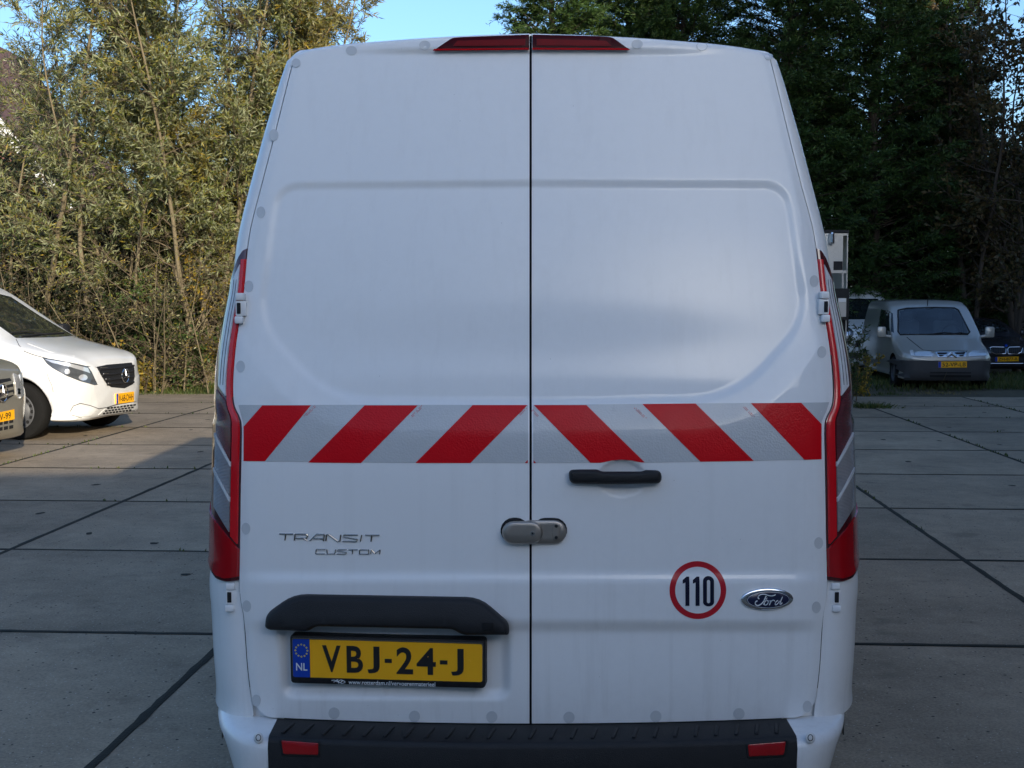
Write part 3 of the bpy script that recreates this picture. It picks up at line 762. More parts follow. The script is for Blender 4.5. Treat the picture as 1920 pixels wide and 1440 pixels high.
def lamp(side):
    L_ = lambda pts: (lambda f: float(np.interp(f, [p[0] for p in pts], [p[1] for p in pts])))
    lp = lamp_patch('tail_lamp', side, 0.0, 1.32, L_([(0, 466), (.3, 470), (.6, 484), (.85, 508), (1.05, 545), (1.32, 620)]), L_([(0, 1088), (.45, 1092), (.75, 1090), (1.0, 1078), (1.32, 1040)]), .010, MT['dark_lens'], van, 20, 110, .02)
    dia = L_([(0, 1024), (.3, 1006), (1.3, 950)])
    lamp_patch('red_strip', side, .07, .31, lambda f: 486.0, dia, .0135, MT['red_strip'], lp, 6, 110)
    lamp_patch('clear_lens', side, .38, .78, L_([(.38, 496), (.78, 524)]), L_([(.38, 742), (.78, 724)]), .0135, MT['clear'], lp, 10, 70)
    for k, ff in enumerate((.50, .66)):
        lamp_patch('lens_rib', side, ff, ff + .02, lambda f: 524.0, lambda f: 722.0, .0145, MT['steel'], lp, 3, 40)
    lamp_patch('ribbed_red_lens', side, .36, .88, L_([(.36, 752), (.88, 732)]), L_([(.36, 866), (.88, 814)]), .0135, MT['rib_red'], lp, 12, 50)
    lamp_patch('ribbed_clear_lens', side, .36, .90, L_([(.36, 876), (.90, 824)]), L_([(.36, 932), (.90, 882)]), .0135, MT['rib_clear'], lp, 12, 50)
    lamp_patch('ribbed_clear_lens', side, .36, .90, L_([(.36, 942), (.90, 892)]), L_([(.36, 998), (.90, 956)]), .0135, MT['rib_clear'], lp, 12, 50)
    for y0, y1 in ((868, 800), (934.5, 868.5)):
        lamp_patch('divider', side, .35, .92, L_([(.35, y0), (.92, y0 - 52)]), L_([(.35, y0 + 7), (.92, y0 - 45)]), .0155, MT['clear'], lp, 14, 4)
    lamp_patch('red_lens', side, .04, 1.25, lambda f: dia(f) + 8, L_([(0.04, 1081), (.45, 1086), (.75, 1084), (1.0, 1071), (1.25, 1038)]), .0140, MT['red_lens'], lp, 16, 40)
    bul = band_pt(side, np.array([1040.0]), f2th(np.array([.5])), .012)[0]
    return lp
lamp(-1); lamp(1)

# --- hinges
def hinge(px, py, wpx, hpx, side, lower):
    X, Y, Z = rear_pt(px, py); s = 1.46e-3; w, h = wpx * s, hpx * s
    c = np.array([X, Y - .008 + (.02 if lower else .0), Z]) - np.array(VO)
    b = MB()
    b.box((c[0], c[1], c[2] + h * .38), (w * .8, .034, h * .24), 0, .004)
    b.box((c[0] + side * .003, c[1], c[2] - h * .38), (w * .8, .034, h * .24), 0, .004)
    b.box((c[0] - side * .002, c[1] + .004, c[2]), (w, .030, h * .5), 0, .003)
    hg = b.build('hinge', MT['white'], van, True)
    MB().box((c[0] + side * .003, c[1] - .0125, c[2]), (w * .36, .004, h * .36), 0, .0015).build('hinge_slot', MT['gap'], hg)
hinge(452.5, 578, 20, 58, -1, False); hinge(1543.5, 575, 20, 58, 1, False)
hinge(432, 1120, 22, 56, -1, True); hinge(1567, 1120, 22, 56, 1, True)

# --- third brake lamp, one half on each door
slab3('brake_lamp', round_poly([(992, 66.5), (860, 71.5), (848, 73), (813, 96.5), (992, 94.5)], [2, 20, 20, 4, 2]), lambda a, b, o: DP(a, b, o), .010, MT['brake_lens'], door_l, 2, 16)
slab3('brake_lamp', round_poly([(998, 66.5), (1130, 69), (1146, 71), (1180, 95), (998, 94.5)], [2, 20, 20, 4, 2]), lambda a, b, o: DP(a, b, o), .010, MT['brake_lens'], door_r, 2, 16)
dpatch('brake_lamp_glow', [(858, 79), (985, 76), (985, 88), (850, 89)], 14, .0115, MT['brake_glow'], door_l, .001)
dpatch('brake_lamp_glow', [(1006, 76), (1135, 79), (1146, 89), (1006, 88)], 14, .0115, MT['brake_glow'], door_r, .001)
dpatch('brake_lamp_edge', [(815, 94), (992, 92.5), (992, 95.5), (812, 97)], 16, .0118, MT['red_strip'], door_l, .001)
dpatch('brake_lamp_edge', [(998, 92.5), (1176, 93), (1181, 96), (998, 95.5)], 16, .0118, MT['red_strip'], door_r, .001)

# --- warning stripes
dpatch('reflective_tape', [(447, 759.5), (455, 759), (990, 760), (990, 868), (780, 868), (456, 864.5), (456, 795), (451, 775)], 12, .0011, MT['tape_white'], door_l, .0008)
dpatch('reflective_tape', [(1000, 760), (1542, 754.5), (1555, 754), (1550, 770), (1541, 790), (1541, 861.5), (1215, 867.5), (1204, 867), (1197, 866), (1185, 863.2), (1166, 861.5), (1147, 863.2), (1134, 866), (1126, 868), (1000, 868)], 12, .0011, MT['tape_white'], door_r, .0008)
for q in ([(492, 760), (583, 760), (497, 864.5), (456.5, 864.5), (456.5, 800)], [(683, 760.5), (783, 760.5), (677, 868), (578, 867)], [(886, 760), (989, 760), (882, 868), (779, 868)], [(984, 868), (989.5, 862), (989.5, 868)]):
    dpatch('red_stripe', q, 9, .0020, MT['tape_red'], door_l, .0008)
for q in ([(1001, 760), (1100, 760), (1209, 867), (1204, 867), (1197, 866), (1185, 863.2), (1166, 861.5), (1147, 863.2), (1134, 866), (1126, 867.5), (1107, 867.5)], [(1205, 758), (1305, 757), (1413, 864), (1313, 865.5)], [(1408, 756), (1502, 755), (1540.5, 795), (1540.5, 861), (1508, 862)], [(1000.5, 863), (1005, 868), (1000.5, 868)]):
    dpatch('red_stripe', q, 9, .0020, MT['tape_red'], door_r, .0008)
# tiny print rows beside each red stripe
def tiny_print(x, y, dx, dy, parent):
    rng = np.random.default_rng(int(x)); V = []; F = []
    L_ = math.hypot(dx, dy); ux, uy = dx / L_, dy / L_; nx, ny = -uy, ux; s = 0.0
    while s < L_:
        l = rng.uniform(1.0, 2.4)
        for row in (0, 2.6):
            if rng.random() < .75:
                q = np.array([(x + ux * (s + a) + nx * (row + b), y + uy * (s + a) + ny * (row + b)) for a, b in ((0, 0), (l * .7, 0), (l * .7, 1.3), (0, 1.3))])
                n = len(V); V += list(DP(q[:, 0], q[:, 1], .0022)); F.append((n, n + 1, n + 2, n + 3))
        s += l + .5
    vlink('tape_print', V, F, MT['tape_red'], parent, False)
for x, y in ((592, 763), (793, 763)): tiny_print(x, y, -19, 19, door_l)
tiny_print(988, 766, -12, 13, door_l); tiny_print(996.5 + 3, 768, 11, 12, door_r)
for x, y in ((1192, 763), (1396, 761)): tiny_print(x, y, 20, 20, door_r)

# --- round cover dots along the door edges
def dot(px, py, rx, ry, parent):
    dpatch('cover_dot', [(px + rx * math.cos(a), py + ry * math.sin(a)) for a in np.linspace(0, 2 * math.pi, 20, endpoint=False)], 30, .0016, MT['dot'], parent, .0012)
for x, y in ((555, 118), (659, 95), (797, 86), (513, 253), (489, 398), (466, 537), (451, 687), (461, 991), (463, 1136), (480, 1314), (626, 1338), (777, 1344), (922, 1345)): dot(x, y, 8.5 if x < 560 else 10.5, 11 if y > 120 else 8.5, door_l)
for x, y in ((1194, 84), (1316, 87), (1441, 104), (1527, 527), (1541, 660), (1535, 1018), (1530, 1138), (1514, 1325), (1386, 1339), (1230, 1344), (1067, 1346)): dot(x, y, 8.5 if x > 1440 else 10.5, 11 if y > 120 else 8.5, door_r)

# --- number plate garnish, handle, lock
garn = round_poly([(501, 1170), (503, 1147), (552, 1112), (900, 1118), (953, 1164), (955, 1184), (868, 1184), (850, 1173), (596, 1168), (583, 1177), (510, 1175)], [8, 10, 26, 26, 10, 5, 8, 8, 8, 8, 6], 4)
slab3('plate_garnish', garn, lambda a, b, o: DP(a, np.minimum(b, 1150), 0) * [1, 1, 0] + DP(a, b, 0) * [0, 0, 1] - np.stack([0 * a, np.asarray(o) * (1 + .55 * smooth(b, 1112, 1165)), 0 * a], -1), .030, MT['plastic'], door_l, 9, 16, rounds=5)
slab3('lamp_slot', [(905, 1167), (925, 1167), (926, 1183), (906, 1183)], flat_fn(900, 1150, -.046), .008, MT['gap'], door_l, 1.5, 30)
hand = round_poly([(1066, 881), (1085, 880), (1120, 880), (1128, 884), (1204, 884), (1210, 881), (1240, 882), (1241, 906), (1160, 908.5), (1068, 907)], [10, 4, 5, 5, 5, 5, 12, 12, 20, 12], 4)
slab3('door_handle', hand, flat_fn(1090, 893), .034, MT['plastic'], door_r, 8, 14, rounds=5)
def stadium(x0, y0, x1, y1, n=10):
    r = (y1 - y0) / 2; cy = (y0 + y1) / 2
    a = [(x0 + r - r * math.cos(t - math.pi / 2) if False else x0 + r + r * math.cos(t), cy + r * math.sin(t)) for t in np.linspace(math.pi / 2, 3 * math.pi / 2, n)]
    return a + [(x1 - r + r * math.cos(t), cy + r * math.sin(t)) for t in np.linspace(-math.pi / 2, math.pi / 2, n)]
lk = flat_fn(1000, 1000)
slab3('lock_backing', stadium(938.5, 970.5, 992, 1019), lk, .006, MT['gap'], door_l, 2, 12)
slab3('lock_backing', stadium(998, 971, 1063.5, 1018), lk, .006, MT['gap'], door_r, 2, 12)
lock = slab3('hasp_lock', stadium(972, 975, 1062, 1020), lk, .014, MT['brushed'], door_r, 3, 12)
slab3('hasp_lock', stadium(941, 977, 1018, 1020.5), lk, .030, MT['brushed'], door_l, 5, 12, rounds=5)
slab3('lock_cylinder', [(998.5 + 5 * math.cos(a), 1000.5 + 5 * math.sin(a)) for a in np.linspace(0, 6.28, 15)[:-1]], lk, .033, MT['chrome'], door_l, 1, 10)
slab3('keyhole', [(998.5 + 2.6 * math.cos(a), 1000.5 + 2.6 * math.sin(a)) for a in np.linspace(0, 6.28, 13)[:-1]], lk, .0345, MT['gap'], door_l, .6, 10)
slab3('bolt_plate', stadium(1035, 982, 1051, 1015, 8) if False else round_poly([(1035, 983), (1051, 982), (1051, 1015), (1035, 1015)], 8), lk, .0155, MT['brushed'], door_r, 2, 12)
for yy in (986.5, 1008): slab3('bolt', [(1043 + 3.6 * math.cos(a), yy + 3.6 * math.sin(a)) for a in np.linspace(0, 6.28, 13)[:-1]], lk, .018, MT['plastic'], door_r, 1, 10)

# --- lettering on the doors
def door_text(name, body, box, out, depth, mat, parent, bold=0.0, shear=0.0, spacing=1.0, slope=0.0):
    V, F = text_pts(body, depth, bold, shear, 4, spacing); x0, y0, x1, y1 = box
    px = x0 + V[:, 0] * (x1 - x0); py = y1 - V[:, 1] * (y1 - y0) + slope * (px - x0)
    P = DP(px, py, out); P[:, 1] -= V[:, 2]
    return vlink(name, P, F, mat, parent, False)
GLY = {'T': [[(0, 1), (1, 1)], [(.46, 1), (.40, 0)]], 'R': [[(.0, 0), (.06, 1), (.92, 1), (1, .8), (.95, .42), (.1, .36)], [(.72, .36), (.97, 0)]], 'A': [[(0, 0), (.46, 1), (1, 1), (.94, 0)], [(.24, .38), (.96, .38)]],
       'N': [[(0, 0), (.05, 1), (.2, 1), (.78, 0), (.93, 0), (1, 1)]], 'S': [[(1, 1), (.1, 1), (.05, .72), (.95, .34), (.9, 0), (0, 0)]], 'I': [[(.2, 0), (.7, 1)]], 'C': [[(1, 1), (.07, 1), (0, 0), (.92, 0)]],
       'U': [[(0, 1), (.05, 0), (.9, 0), (1, 1)]], 'O': [[(0, 0), (.06, 1), (1, 1), (.94, 0), (0, 0)]], 'M': [[(0, 0), (.1, 1), (.42, .15), (.95, 1), (.9, 0)]]}
def stroke_word(name, items, zy0, zy1, sl, rpx, parent):
    b = MB()
    for ch, x0, x1 in items:
        for st in GLY[ch]:
            q = np.array(densify(st, .25)[:-1] if False else st, float)
            zx = x0 + q[:, 0] * (x1 - x0); zy = zy1 - q[:, 1] * (zy1 - zy0) + sl * (zx - 190)
            P = DP(500 + zx / 8, 980 + zy / 8, .003) - np.array(VO)
            for a, c in zip(P[:-1], P[1:]): b.tube([a, c], rpx * 1.45e-3, 6)
    return b.build(name, MT['chrome_badge'], parent)
stroke_word('model_lettering', [('T', 195, 400), ('R', 418, 615), ('A', 648, 868), ('N', 890, 1115), ('S', 1142, 1372), ('I', 1400, 1440), ('T', 1480, 1695)], 165, 262, .0135, 1.35, door_l)
stroke_word('trim_lettering', [('C', 738, 888), ('U', 905, 1038), ('S', 1056, 1205), ('T', 1230, 1368), ('O', 1392, 1535), ('M', 1560, 1712)], 394, 459, .0065, 1.0, door_l)

# --- speed sticker and oval emblem
sc_ = [(1307.5 + 53 * math.cos(a), 1105.5 + 53.5 * math.sin(a)) for a in np.linspace(0, 2 * math.pi, 56, endpoint=False)]
dpatch('speed_sticker_rim', sc_, 10, .0012, MT['sticker_red'], door_r, .0008)
dpatch('speed_sticker_face', [(1307.5 + 42.5 * math.cos(a), 1105.5 + 43 * math.sin(a)) for a in np.linspace(0, 2 * math.pi, 48, endpoint=False)], 5, .0022, MT['print_white'], door_r, .0012)
def digit(name, polys, parent, mat, out):
    for q in polys: dpatch(name, q, 8, out, mat, parent, .0004)
digit('sticker_digit', [[(1279, 1086), (1286.5, 1080), (1291.5, 1080), (1291.5, 1134), (1284, 1134), (1284, 1090.5), (1279, 1092.5)]], door_r, MT['ink_matte'], .0036)
digit('sticker_digit', [[(1298, 1086), (1305.5, 1080), (1310.5, 1080), (1310.5, 1134), (1303, 1134), (1303, 1090.5), (1298, 1092.5)]], door_r, MT['ink_matte'], .0036)
oo = stadium(0, 0, 1, 1)
out_o = round_poly([(1317, 1079), (1337.5, 1079), (1337.5, 1135), (1317, 1135)], 10, 6); in_o = round_poly([(1324, 1086.5), (1330.5, 1086.5), (1330.5, 1127.5), (1324, 1127.5)], 3.4, 6)
def resamp(P, k):
    Q = np.concatenate([P, P[:1]]); L = np.concatenate([[0], np.cumsum(np.hypot(*np.diff(Q, axis=0).T))]); t = np.linspace(0, L[-1], k, endpoint=False)
    return np.stack([np.interp(t, L, Q[:, 0]), np.interp(t, L, Q[:, 1])], -1)
_cy = np.concatenate([np.linspace(1127, 1087, 14), np.linspace(1087, 1127, 14)])
out_o = np.array([(1317, y) for y in np.linspace(1127, 1088, 12)] + [(1327.25 - 10.25 * math.cos(a), 1088 - 9 * math.sin(a)) for a in np.linspace(0, math.pi, 14)] + [(1337.5, y) for y in np.linspace(1088, 1127, 12)] + [(1327.25 + 10.25 * math.cos(a), 1127 + 8 * math.sin(a)) for a in np.linspace(0, math.pi, 14)])
in_o = np.array([(1324.2, y) for y in np.linspace(1126, 1089, 12)] + [(1327.25 - 3.05 * math.cos(a), 1089 - 3 * math.sin(a)) for a in np.linspace(0, math.pi, 14)] + [(1330.3, y) for y in np.linspace(1089, 1126, 12)] + [(1327.25 + 3.05 * math.cos(a), 1126 + 3 * math.sin(a)) for a in np.linspace(0, math.pi, 14)])
n_o = len(out_o); Po = DP(out_o[:, 0], out_o[:, 1], .0036); Pi = DP(in_o[:, 0], in_o[:, 1], .0036)
vlink('sticker_digit', np.concatenate([Po, Pi]), [(i, (i + 1) % n_o, n_o + (i + 1) % n_o, n_o + i) for i in range(n_o)], MT['ink_matte'], door_r, False)

em = flat_fn(1437, 1121)
def ell(cx, cy, rx, ry, tilt=-.02, n=48): return [(cx + rx * math.cos(a) * math.cos(tilt) - ry * math.sin(a) * math.sin(tilt), cy + rx * math.cos(a) * math.sin(tilt) + ry * math.sin(a) * math.cos(tilt)) for a in np.linspace(0, 2 * math.pi, n, endpoint=False)]
def emy(a, b, o): return DP(a, b, o)
slab3('emblem_rim', ell(1436.5, 1121, 49, 21), emy, .009, MT['chrome'], door_r, 6, 12, rounds=6)
slab3('emblem_field', ell(1438, 1121.5, 41, 16.6), emy, .0105, MT['navy'], door_r, 1.5, 12, base=.004)
b = MB()
Z = lambda pts: [(1360 + x / 12, 1060 + y / 12) for x, y in pts]
strokes = [([(735, 718), (708, 700), (722, 648), (790, 616), (870, 618), (950, 645), (1030, 650), (1098, 622)], 1.15), ([(890, 650), (862, 700), (830, 770), (775, 832), (700, 866), (650, 842), (645, 792), (690, 758)], 1.3),
           ([(845, 712), (890, 716), (912, 690)], .7), ([(885, 748), (850, 800), (845, 846), (880, 856), (922, 820), (930, 775), (900, 745), (885, 748)], 1.0), ([(870, 752), (820, 850)], .8), ([(925, 765), (965, 762)], .7),
           ([(992, 750), (976, 810), (958, 858)], 1.1), ([(978, 800), (1028, 748), (1066, 752), (1072, 772)], .9), ([(1150, 752), (1105, 785), (1086, 838), (1112, 850), (1165, 800), (1180, 760)], 1.0), ([(1255, 668), (1222, 740), (1192, 826), (1215, 836), (1245, 800)], 1.1)]
for st, r in strokes:
    q = smooth_poly(Z(st), 5, closed=False); P = DP(q[:, 0], q[:, 1], .0108) - np.array(VO)
    b.tube(list(P), r * 1.25e-3, 6)
q = np.array(ell(1438, 1121.5, 38.8, 14.9)); b.tube(list(DP(q[:, 0], q[:, 1], .0105) - np.array(VO)), .5e-3, 5, closed=True)
b.build('emblem_script', MT['print_white'], door_r)

# --- number plate (flat, turned a little with the door)
PA, PB, PC, PD = at(545, 1188, 3.462), at(911, 1198, 3.412), at(911, 1289, 3.412), at(547, 1279, 3.462)
PN = np.cross(PB - PA, PD - PA); PN /= np.linalg.norm(PN)
if PN[1] > 0: PN = -PN
def PL(u, v, out):
    u = np.asarray(u, float); v = np.asarray(v, float)
    return (PA * ((1 - u) * (1 - v))[..., None] + PB * (u * (1 - v))[..., None] + PC * (u * v)[..., None] + PD * ((1 - u) * v)[..., None]) + PN * np.asarray(out)[..., None]
fl = lambda a, b, o: PL(np.asarray(a) / 1000.0, np.asarray(b) / 249.0, np.full(np.shape(a), o))
plate = slab3('number_plate', round_poly([(0, 0), (1000, 0), (1000, 249), (0, 249)], 22), fl, .012, MT['plastic'], van, 6, 120, base=-.03)
slab3('plate_lip', round_poly([(10, 12), (990, 12), (990, 216), (10, 216)], 14), fl, .0128, MT['chrome_badge'], plate, 2, 120, base=.01)
slab3('plate_lip', round_poly([(14, 17), (986, 17), (986, 220), (14, 220)], 12), fl, .0132, MT['plastic'], plate, 2, 120, base=.01)
slab3('plate_yellow_field', round_poly([(104, 20), (985, 20), (985, 215), (104, 215)], [3, 12, 12, 3]), fl, .0140, MT['yellow'], plate, .8, 120, base=.01)
slab3('plate_blue_band', round_poly([(15, 20), (103, 20), (103, 215), (15, 215)], [12, 3, 3, 12]), fl, .0140, MT['eublue'], plate, .8, 120, base=.01)
def plate_text(name, body, box, mat, bold=0.0, depth=.0012, out=.0139):
    V, F = text_pts(body, depth, bold); x0, y0, x1, y1 = box
    P = PL((x0 + V[:, 0] * (x1 - x0)) / 1000, (y1 - V[:, 1] * (y1 - y0)) / 249, out + V[:, 2]); vlink(name, P, F, mat, plate, False)
for ch, a, c in (('V', .168, .264), ('B', .294, .378), ('J', .401, .463), ('2', .549, .634), ('4', .652, .750), ('J', .828, .891)):
    plate_text('plate_character', ch, (a * 1000, 47, c * 1000, 184), MT['ink'], bold=.022)
for a, c in ((.489, .526), (.770, .809)): slab3('plate_dash', [(a * 1000, 108), (c * 1000, 108), (c * 1000, 129), (a * 1000, 129)], fl, .0150, MT['ink'], plate, .5, 120, base=.012)
plate_text('country_code', 'NL', (32, 142, 90, 180), MT['print_white'], bold=.01)
b = MB()
for k in range(12):
    a = k / 12 * 2 * math.pi; u, v = (61 + 31 * math.cos(a)) / 1000, (78 + 31 * math.sin(a)) / 249
    q = [PL(u + 5 * math.cos(t) / 1000, v + 5 * math.sin(t) / 249, .0145) - np.array(VO) for t in np.linspace(0, 2 * math.pi, 10, endpoint=False)]
    b.add(q, [tuple(range(10))])
b.build('star_ring', MT['star'], plate)
plate_text('frame_print', 'www.rotterdam.nl/vervoerenmaterieel', (302, 222, 746, 244), MT['print_white'], bold=.006, out=.0130)
b = MB()
for st in ([(213, 228), (228, 226), (243, 233), (262, 224), (284, 232)], [(224, 236), (244, 228), (256, 238), (270, 228)], [(243, 229), (252, 243)], [(266, 229), (262, 243), (284, 236)], [(236, 226), (248, 222)]):
    q = smooth_poly(st, 4, closed=False); b.tube([PL(x / 1000, y / 249, .0122) - np.array(VO) for x, y in q], .0009, 5)
b.build('frame_logo', MT['print_white'], plate)
slab3('plate_rivet', [(921 + 8 * math.cos(a), 108 + 8 * math.sin(a)) for a in np.linspace(0, 6.28, 15)[:-1]], fl, .0152, MT['yellow'], plate, 2, 120, base=.012)
slab3('plate_rivet', [(84 + 7 * math.cos(a), 112 + 7 * math.sin(a)) for a in np.linspace(0, 6.28, 15)[:-1]], fl, .0152, MT['eublue'], plate, 2, 120, base=.012)

# --- bumper
def bum_y(x): return 3.295 + .10 * np.asarray(x) ** 2
def bum_ring(t, centre):
    """t: -1..1; returns the section points at that station"""
    s = math.copysign(1, t); a = abs(t)
    if centre:
        x = t * .705; y = bum_y(x)
        prof = [(.150, .448), (.135, .452), (.014, .447), (.004, .442), (0, .43), (0, .33), (.012, .27), (.03, .22), (.09, .19)]
        return [(VX0 + x, y + d, z) for d, z in prof]
    ph = a * math.pi / 2
    prof = [(.175, .450, .130), (.10, .448, .165), (.03, .443, .20), (.006, .432, .210), (.0, .414, .204), (.004, .38, .182), (.012, .30, .145), (.03, .23, .125), (.08, .20, .11)]
    return [(VX0 + s * (.705 + w * math.sin(ph)), bum_y(.705) + d + .40 * (1 - math.cos(ph)) * (w / .2), z) for d, z, w in prof]
n = 40; V = np.array([bum_ring(t, True) for t in np.linspace(-1, 1, n)])
bumper = vlink('rear_bumper', V.reshape(-1, 3), grid_faces(n, 9, flip=False), MT['plastic'], ang=50)
for s in (-1, 1):
    V = np.array([bum_ring(s * t, False) for t in np.linspace(0.004, 1, 20)])
    vlink('bumper_corner', V.reshape(-1, 3), grid_faces(20, 9, flip=s < 0), MT['white'], bumper, ang=60)
me_r = None
for k, t in enumerate(np.linspace(-.94, .94, 25)):
    x = t * .705; y = float(bum_y(x))
    b = MB(); b.box((0, 0, 0), (.010, .080, .007), 0, .003)
    if me_r is None:
        o = b.build('tread_ridge', MT['plastic'], bumper, True); me_r = o.data
    else: o = link('tread_ridge', me_r, None, bumper)
    o.location = (VX0 + x - VO.x, y + .068 - VO.y, .4500); o.rotation_euler = (0, 0, -.22 * (1 if t > 0 else 1))
def bum_fn(px, py, out):
    dx, dy, dz = pxray(px, py); Y = np.full(np.shape(dx), 3.3)
    for _ in range(5): Y = bum_y(dx * Y / dy - VX0)
    Y = Y - np.asarray(out); t = Y / dy
    return np.stack([dx * t, Y, CAM_H + dz * t], -1)
for q in ([(527, 1388), (597, 1393), (597, 1416), (531, 1414)], [(1402, 1396), (1474, 1390), (1470, 1416), (1404, 1419)]):
    slab3('reflector_surround', round_poly(inset_poly(q, -5), 5), bum_fn, .003, MT['plastic'], bumper, 3, 16)
    slab3('reflector', round_poly(q, 4), bum_fn, .006, MT['red_lens'], bumper, 2, 16)
for s, px in ((-1, 484), (1, 1520)):
    f = lambda a, b, o, s=s: bum_fn(a, b, o) + np.array([0, .003, 0])
    slab3('parking_sensor', [(px + 9 * math.cos(a), 1384 + 11 * math.sin(a)) for a in np.linspace(0, 6.28, 21)[:-1]], f, .010, MT['white'], bumper, 3, 20)
    slab3('sensor_ring', [(px + 5.6 * math.cos(a), 1384 + 7 * math.sin(a)) for a in np.linspace(0, 6.28, 19)[:-1]], f, .0115, MT['gap'], bumper, .8, 20)
    slab3('sensor_face', [(px + 4.4 * math.cos(a), 1384 + 5.6 * math.sin(a)) for a in np.linspace(0, 6.28, 19)[:-1]], f, .0125, MT['white'], bumper, .8, 20)
# ------------------------------------------------------------------ other vehicles: lofted bodies, parts laid on their skins
def cr_resample(P, n):
    """Catmull-Rom along axis 0 of an array of control rows, n steps per span"""
    P = np.asarray(P, float); m = len(P); out = []
    for i in range(m - 1):
        p0, p1, p2, p3 = P[max(i - 1, 0)], P[i], P[i + 1], P[min(i + 2, m - 1)]
        for t in np.linspace(0, 1, n, endpoint=False):
            out.append(.5 * ((2 * p1) + (-p0 + p2) * t + (2 * p0 - 5 * p1 + 4 * p2 - p3) * t * t + (-p0 + 3 * p1 - 3 * p2 + p3) * t ** 3))
    out.append(P[-1]); return np.array(out)

class Car:
    """local frame: +X forward, front bumper at x = 0, +Y to the car's left"""
    def __init__(s, name, loc, alpha, stations, wheels, mat, wheel_r=.34, arch=.40, nd=5, holes=0):
        s.root = empty(name, loc, -alpha); s.mat = mat
        s.Mw = Matrix.Translation(loc) @ Matrix.Rotation(-alpha, 4, 'Z'); s.Mi = s.Mw.inverted()
        secs = []
        for d, zt, wt, zc, wc, zb, wb, wm, ws, zs in stations:
            secs.append([(-d, 0, zt), (-d, wt * .5, zt - .004), (-d, wt, zt - .022), (-d, wc, zc), (-d, (wc + wb) / 2 + .012, (zc + zb) / 2), (-d, wb, zb), (-d, wm, zb * .55 + .27), (-d, wm, .55), (-d, ws, zs + .13), (-d, ws - .05, zs), (-d, 0, zs)])
        S = cr_resample(np.array(secs), nd)                       # along the length
        S = cr_resample(S.transpose(1, 0, 2), 4).transpose(1, 0, 2)  # round the section
        nr, nc = S.shape[:2]
        full = np.concatenate([S, (S * [1, -1, 1])[:, ::-1][:, 1:-1]], 1); nc2 = full.shape[1]
        V = full.reshape(-1, 3); F = []
        for i in range(nr - 1):
            for j in range(nc2): F.append((i * nc2 + j, i * nc2 + (j + 1) % nc2, (i + 1) * nc2 + (j + 1) % nc2, (i + 1) * nc2 + j))
        for i, fl in ((0, True), (nr - 1, False)):
            c = len(V); V = np.concatenate([V, full[i].mean(0)[None]])
            for j in range(nc2):
                a, b = i * nc2 + j, i * nc2 + (j + 1) % nc2; F.append((b, a, c) if fl else (a, b, c))
        s.bvh = BVHTree.FromPolygons([tuple(v) for v in V], [tuple(f) for f in F])
        me = mesh(name + '_body', V, F); bm = bmesh.new(); bm.from_mesh(me); bmesh.ops.recalc_face_normals(bm, faces=bm.faces); bm.to_mesh(me); bm.free()
        body = link('body', me, [mat, MT['gap']], s.root)
        cut = MB()
        for (wx, wy) in wheels:
            for sd in (-1, 1):
                cut.lathe([(.0005, 0), (arch, 0), (arch, .30), (.0005, .30)], 40, 'Y', c=(wx, (wy - .17) if sd > 0 else -(wy + .13), wheel_r + .015))
        cm = mesh('arch_cutter', cut.V, cut.F); bm = bmesh.new(); bm.from_mesh(cm); bmesh.ops.remove_doubles(bm, verts=bm.verts, dist=1e-3); bmesh.ops.recalc_face_normals(bm, faces=bm.faces); bm.to_mesh(cm); bm.free()
        co = link('arch_cutter', cm, [mat, MT['gap']], s.root)
        for p in cm.polygons: p.material_index = 1
        md = body.modifiers.new('arches', 'BOOLEAN'); md.operation = 'DIFFERENCE'; md.object = co; md.solver = 'EXACT'
        bpy.context.view_layer.update()
        ev = body.evaluated_get(bpy.context.evaluated_depsgraph_get()); nm = bpy.data.meshes.new_from_object(ev)
        body.modifiers.clear(); body.data = nm; bpy.data.objects.remove(co)
        nm.shade_smooth(); nm.set_sharp_from_angle(angle=R(42))
        s.body = body
        for (wx, wy) in wheels:
            for sd in (-1, 1): wheel(s.root, (wx, sd * wy, wheel_r), r=wheel_r, w=.20, rim_r=wheel_r * .62, side=sd, holes=holes if (sd < 0 and wx > -2) else 0)
    def open_window(s, poly, inset):
        """remove the skin under a pane so that one looks into the cabin"""
        q = inset_poly(poly, inset); bm = bmesh.new(); bm.from_mesh(s.body.data); kill = []
        cp, sp = math.cos(PITCH), math.sin(PITCH)
        for f in bm.faces:
            w = s.Mw @ f.calc_center_median(); n = s.Mw.to_3x3() @ f.normal; v = Vector((w.x, w.y, w.z - CAM_H))
            if n.dot(v) > 0: continue
            zc = v.y * cp - v.z * sp
            if zc < 1: continue
            px, py = 960 + FPX * v.x / zc, 720 - FPX * (v.y * sp + v.z * cp) / zc
            if inside(q, np.array([[px, py]]))[0]: kill.append(f)
        bmesh.ops.delete(bm, geom=kill, context='FACES'); bm.to_mesh(s.body.data); bm.free()
    def cast(s, px, py, out):
        """picture position -> point on the skin in local coordinates (or None)"""
        d = Vector(pxray(px, py)).normalized(); o = s.Mi @ Vector((0, 0, CAM_H)); dl = (s.Mi.to_3x3() @ d)
        h = s.bvh.ray_cast(o, dl)
        if h[0] is None: return None
        n = h[1] if h[1].dot(dl) < 0 else -h[1]
        return np.array(h[0] + n * out), np.array(n)
    def axis_cast(s, o, d, out):
        h = s.bvh.ray_cast(Vector(o), Vector(d))
        if h[0] is None: return None
        n = h[1] if h[1].dot(Vector(d)) < 0 else -h[1]
        return np.array(h[0] + n * out), np.array(n)
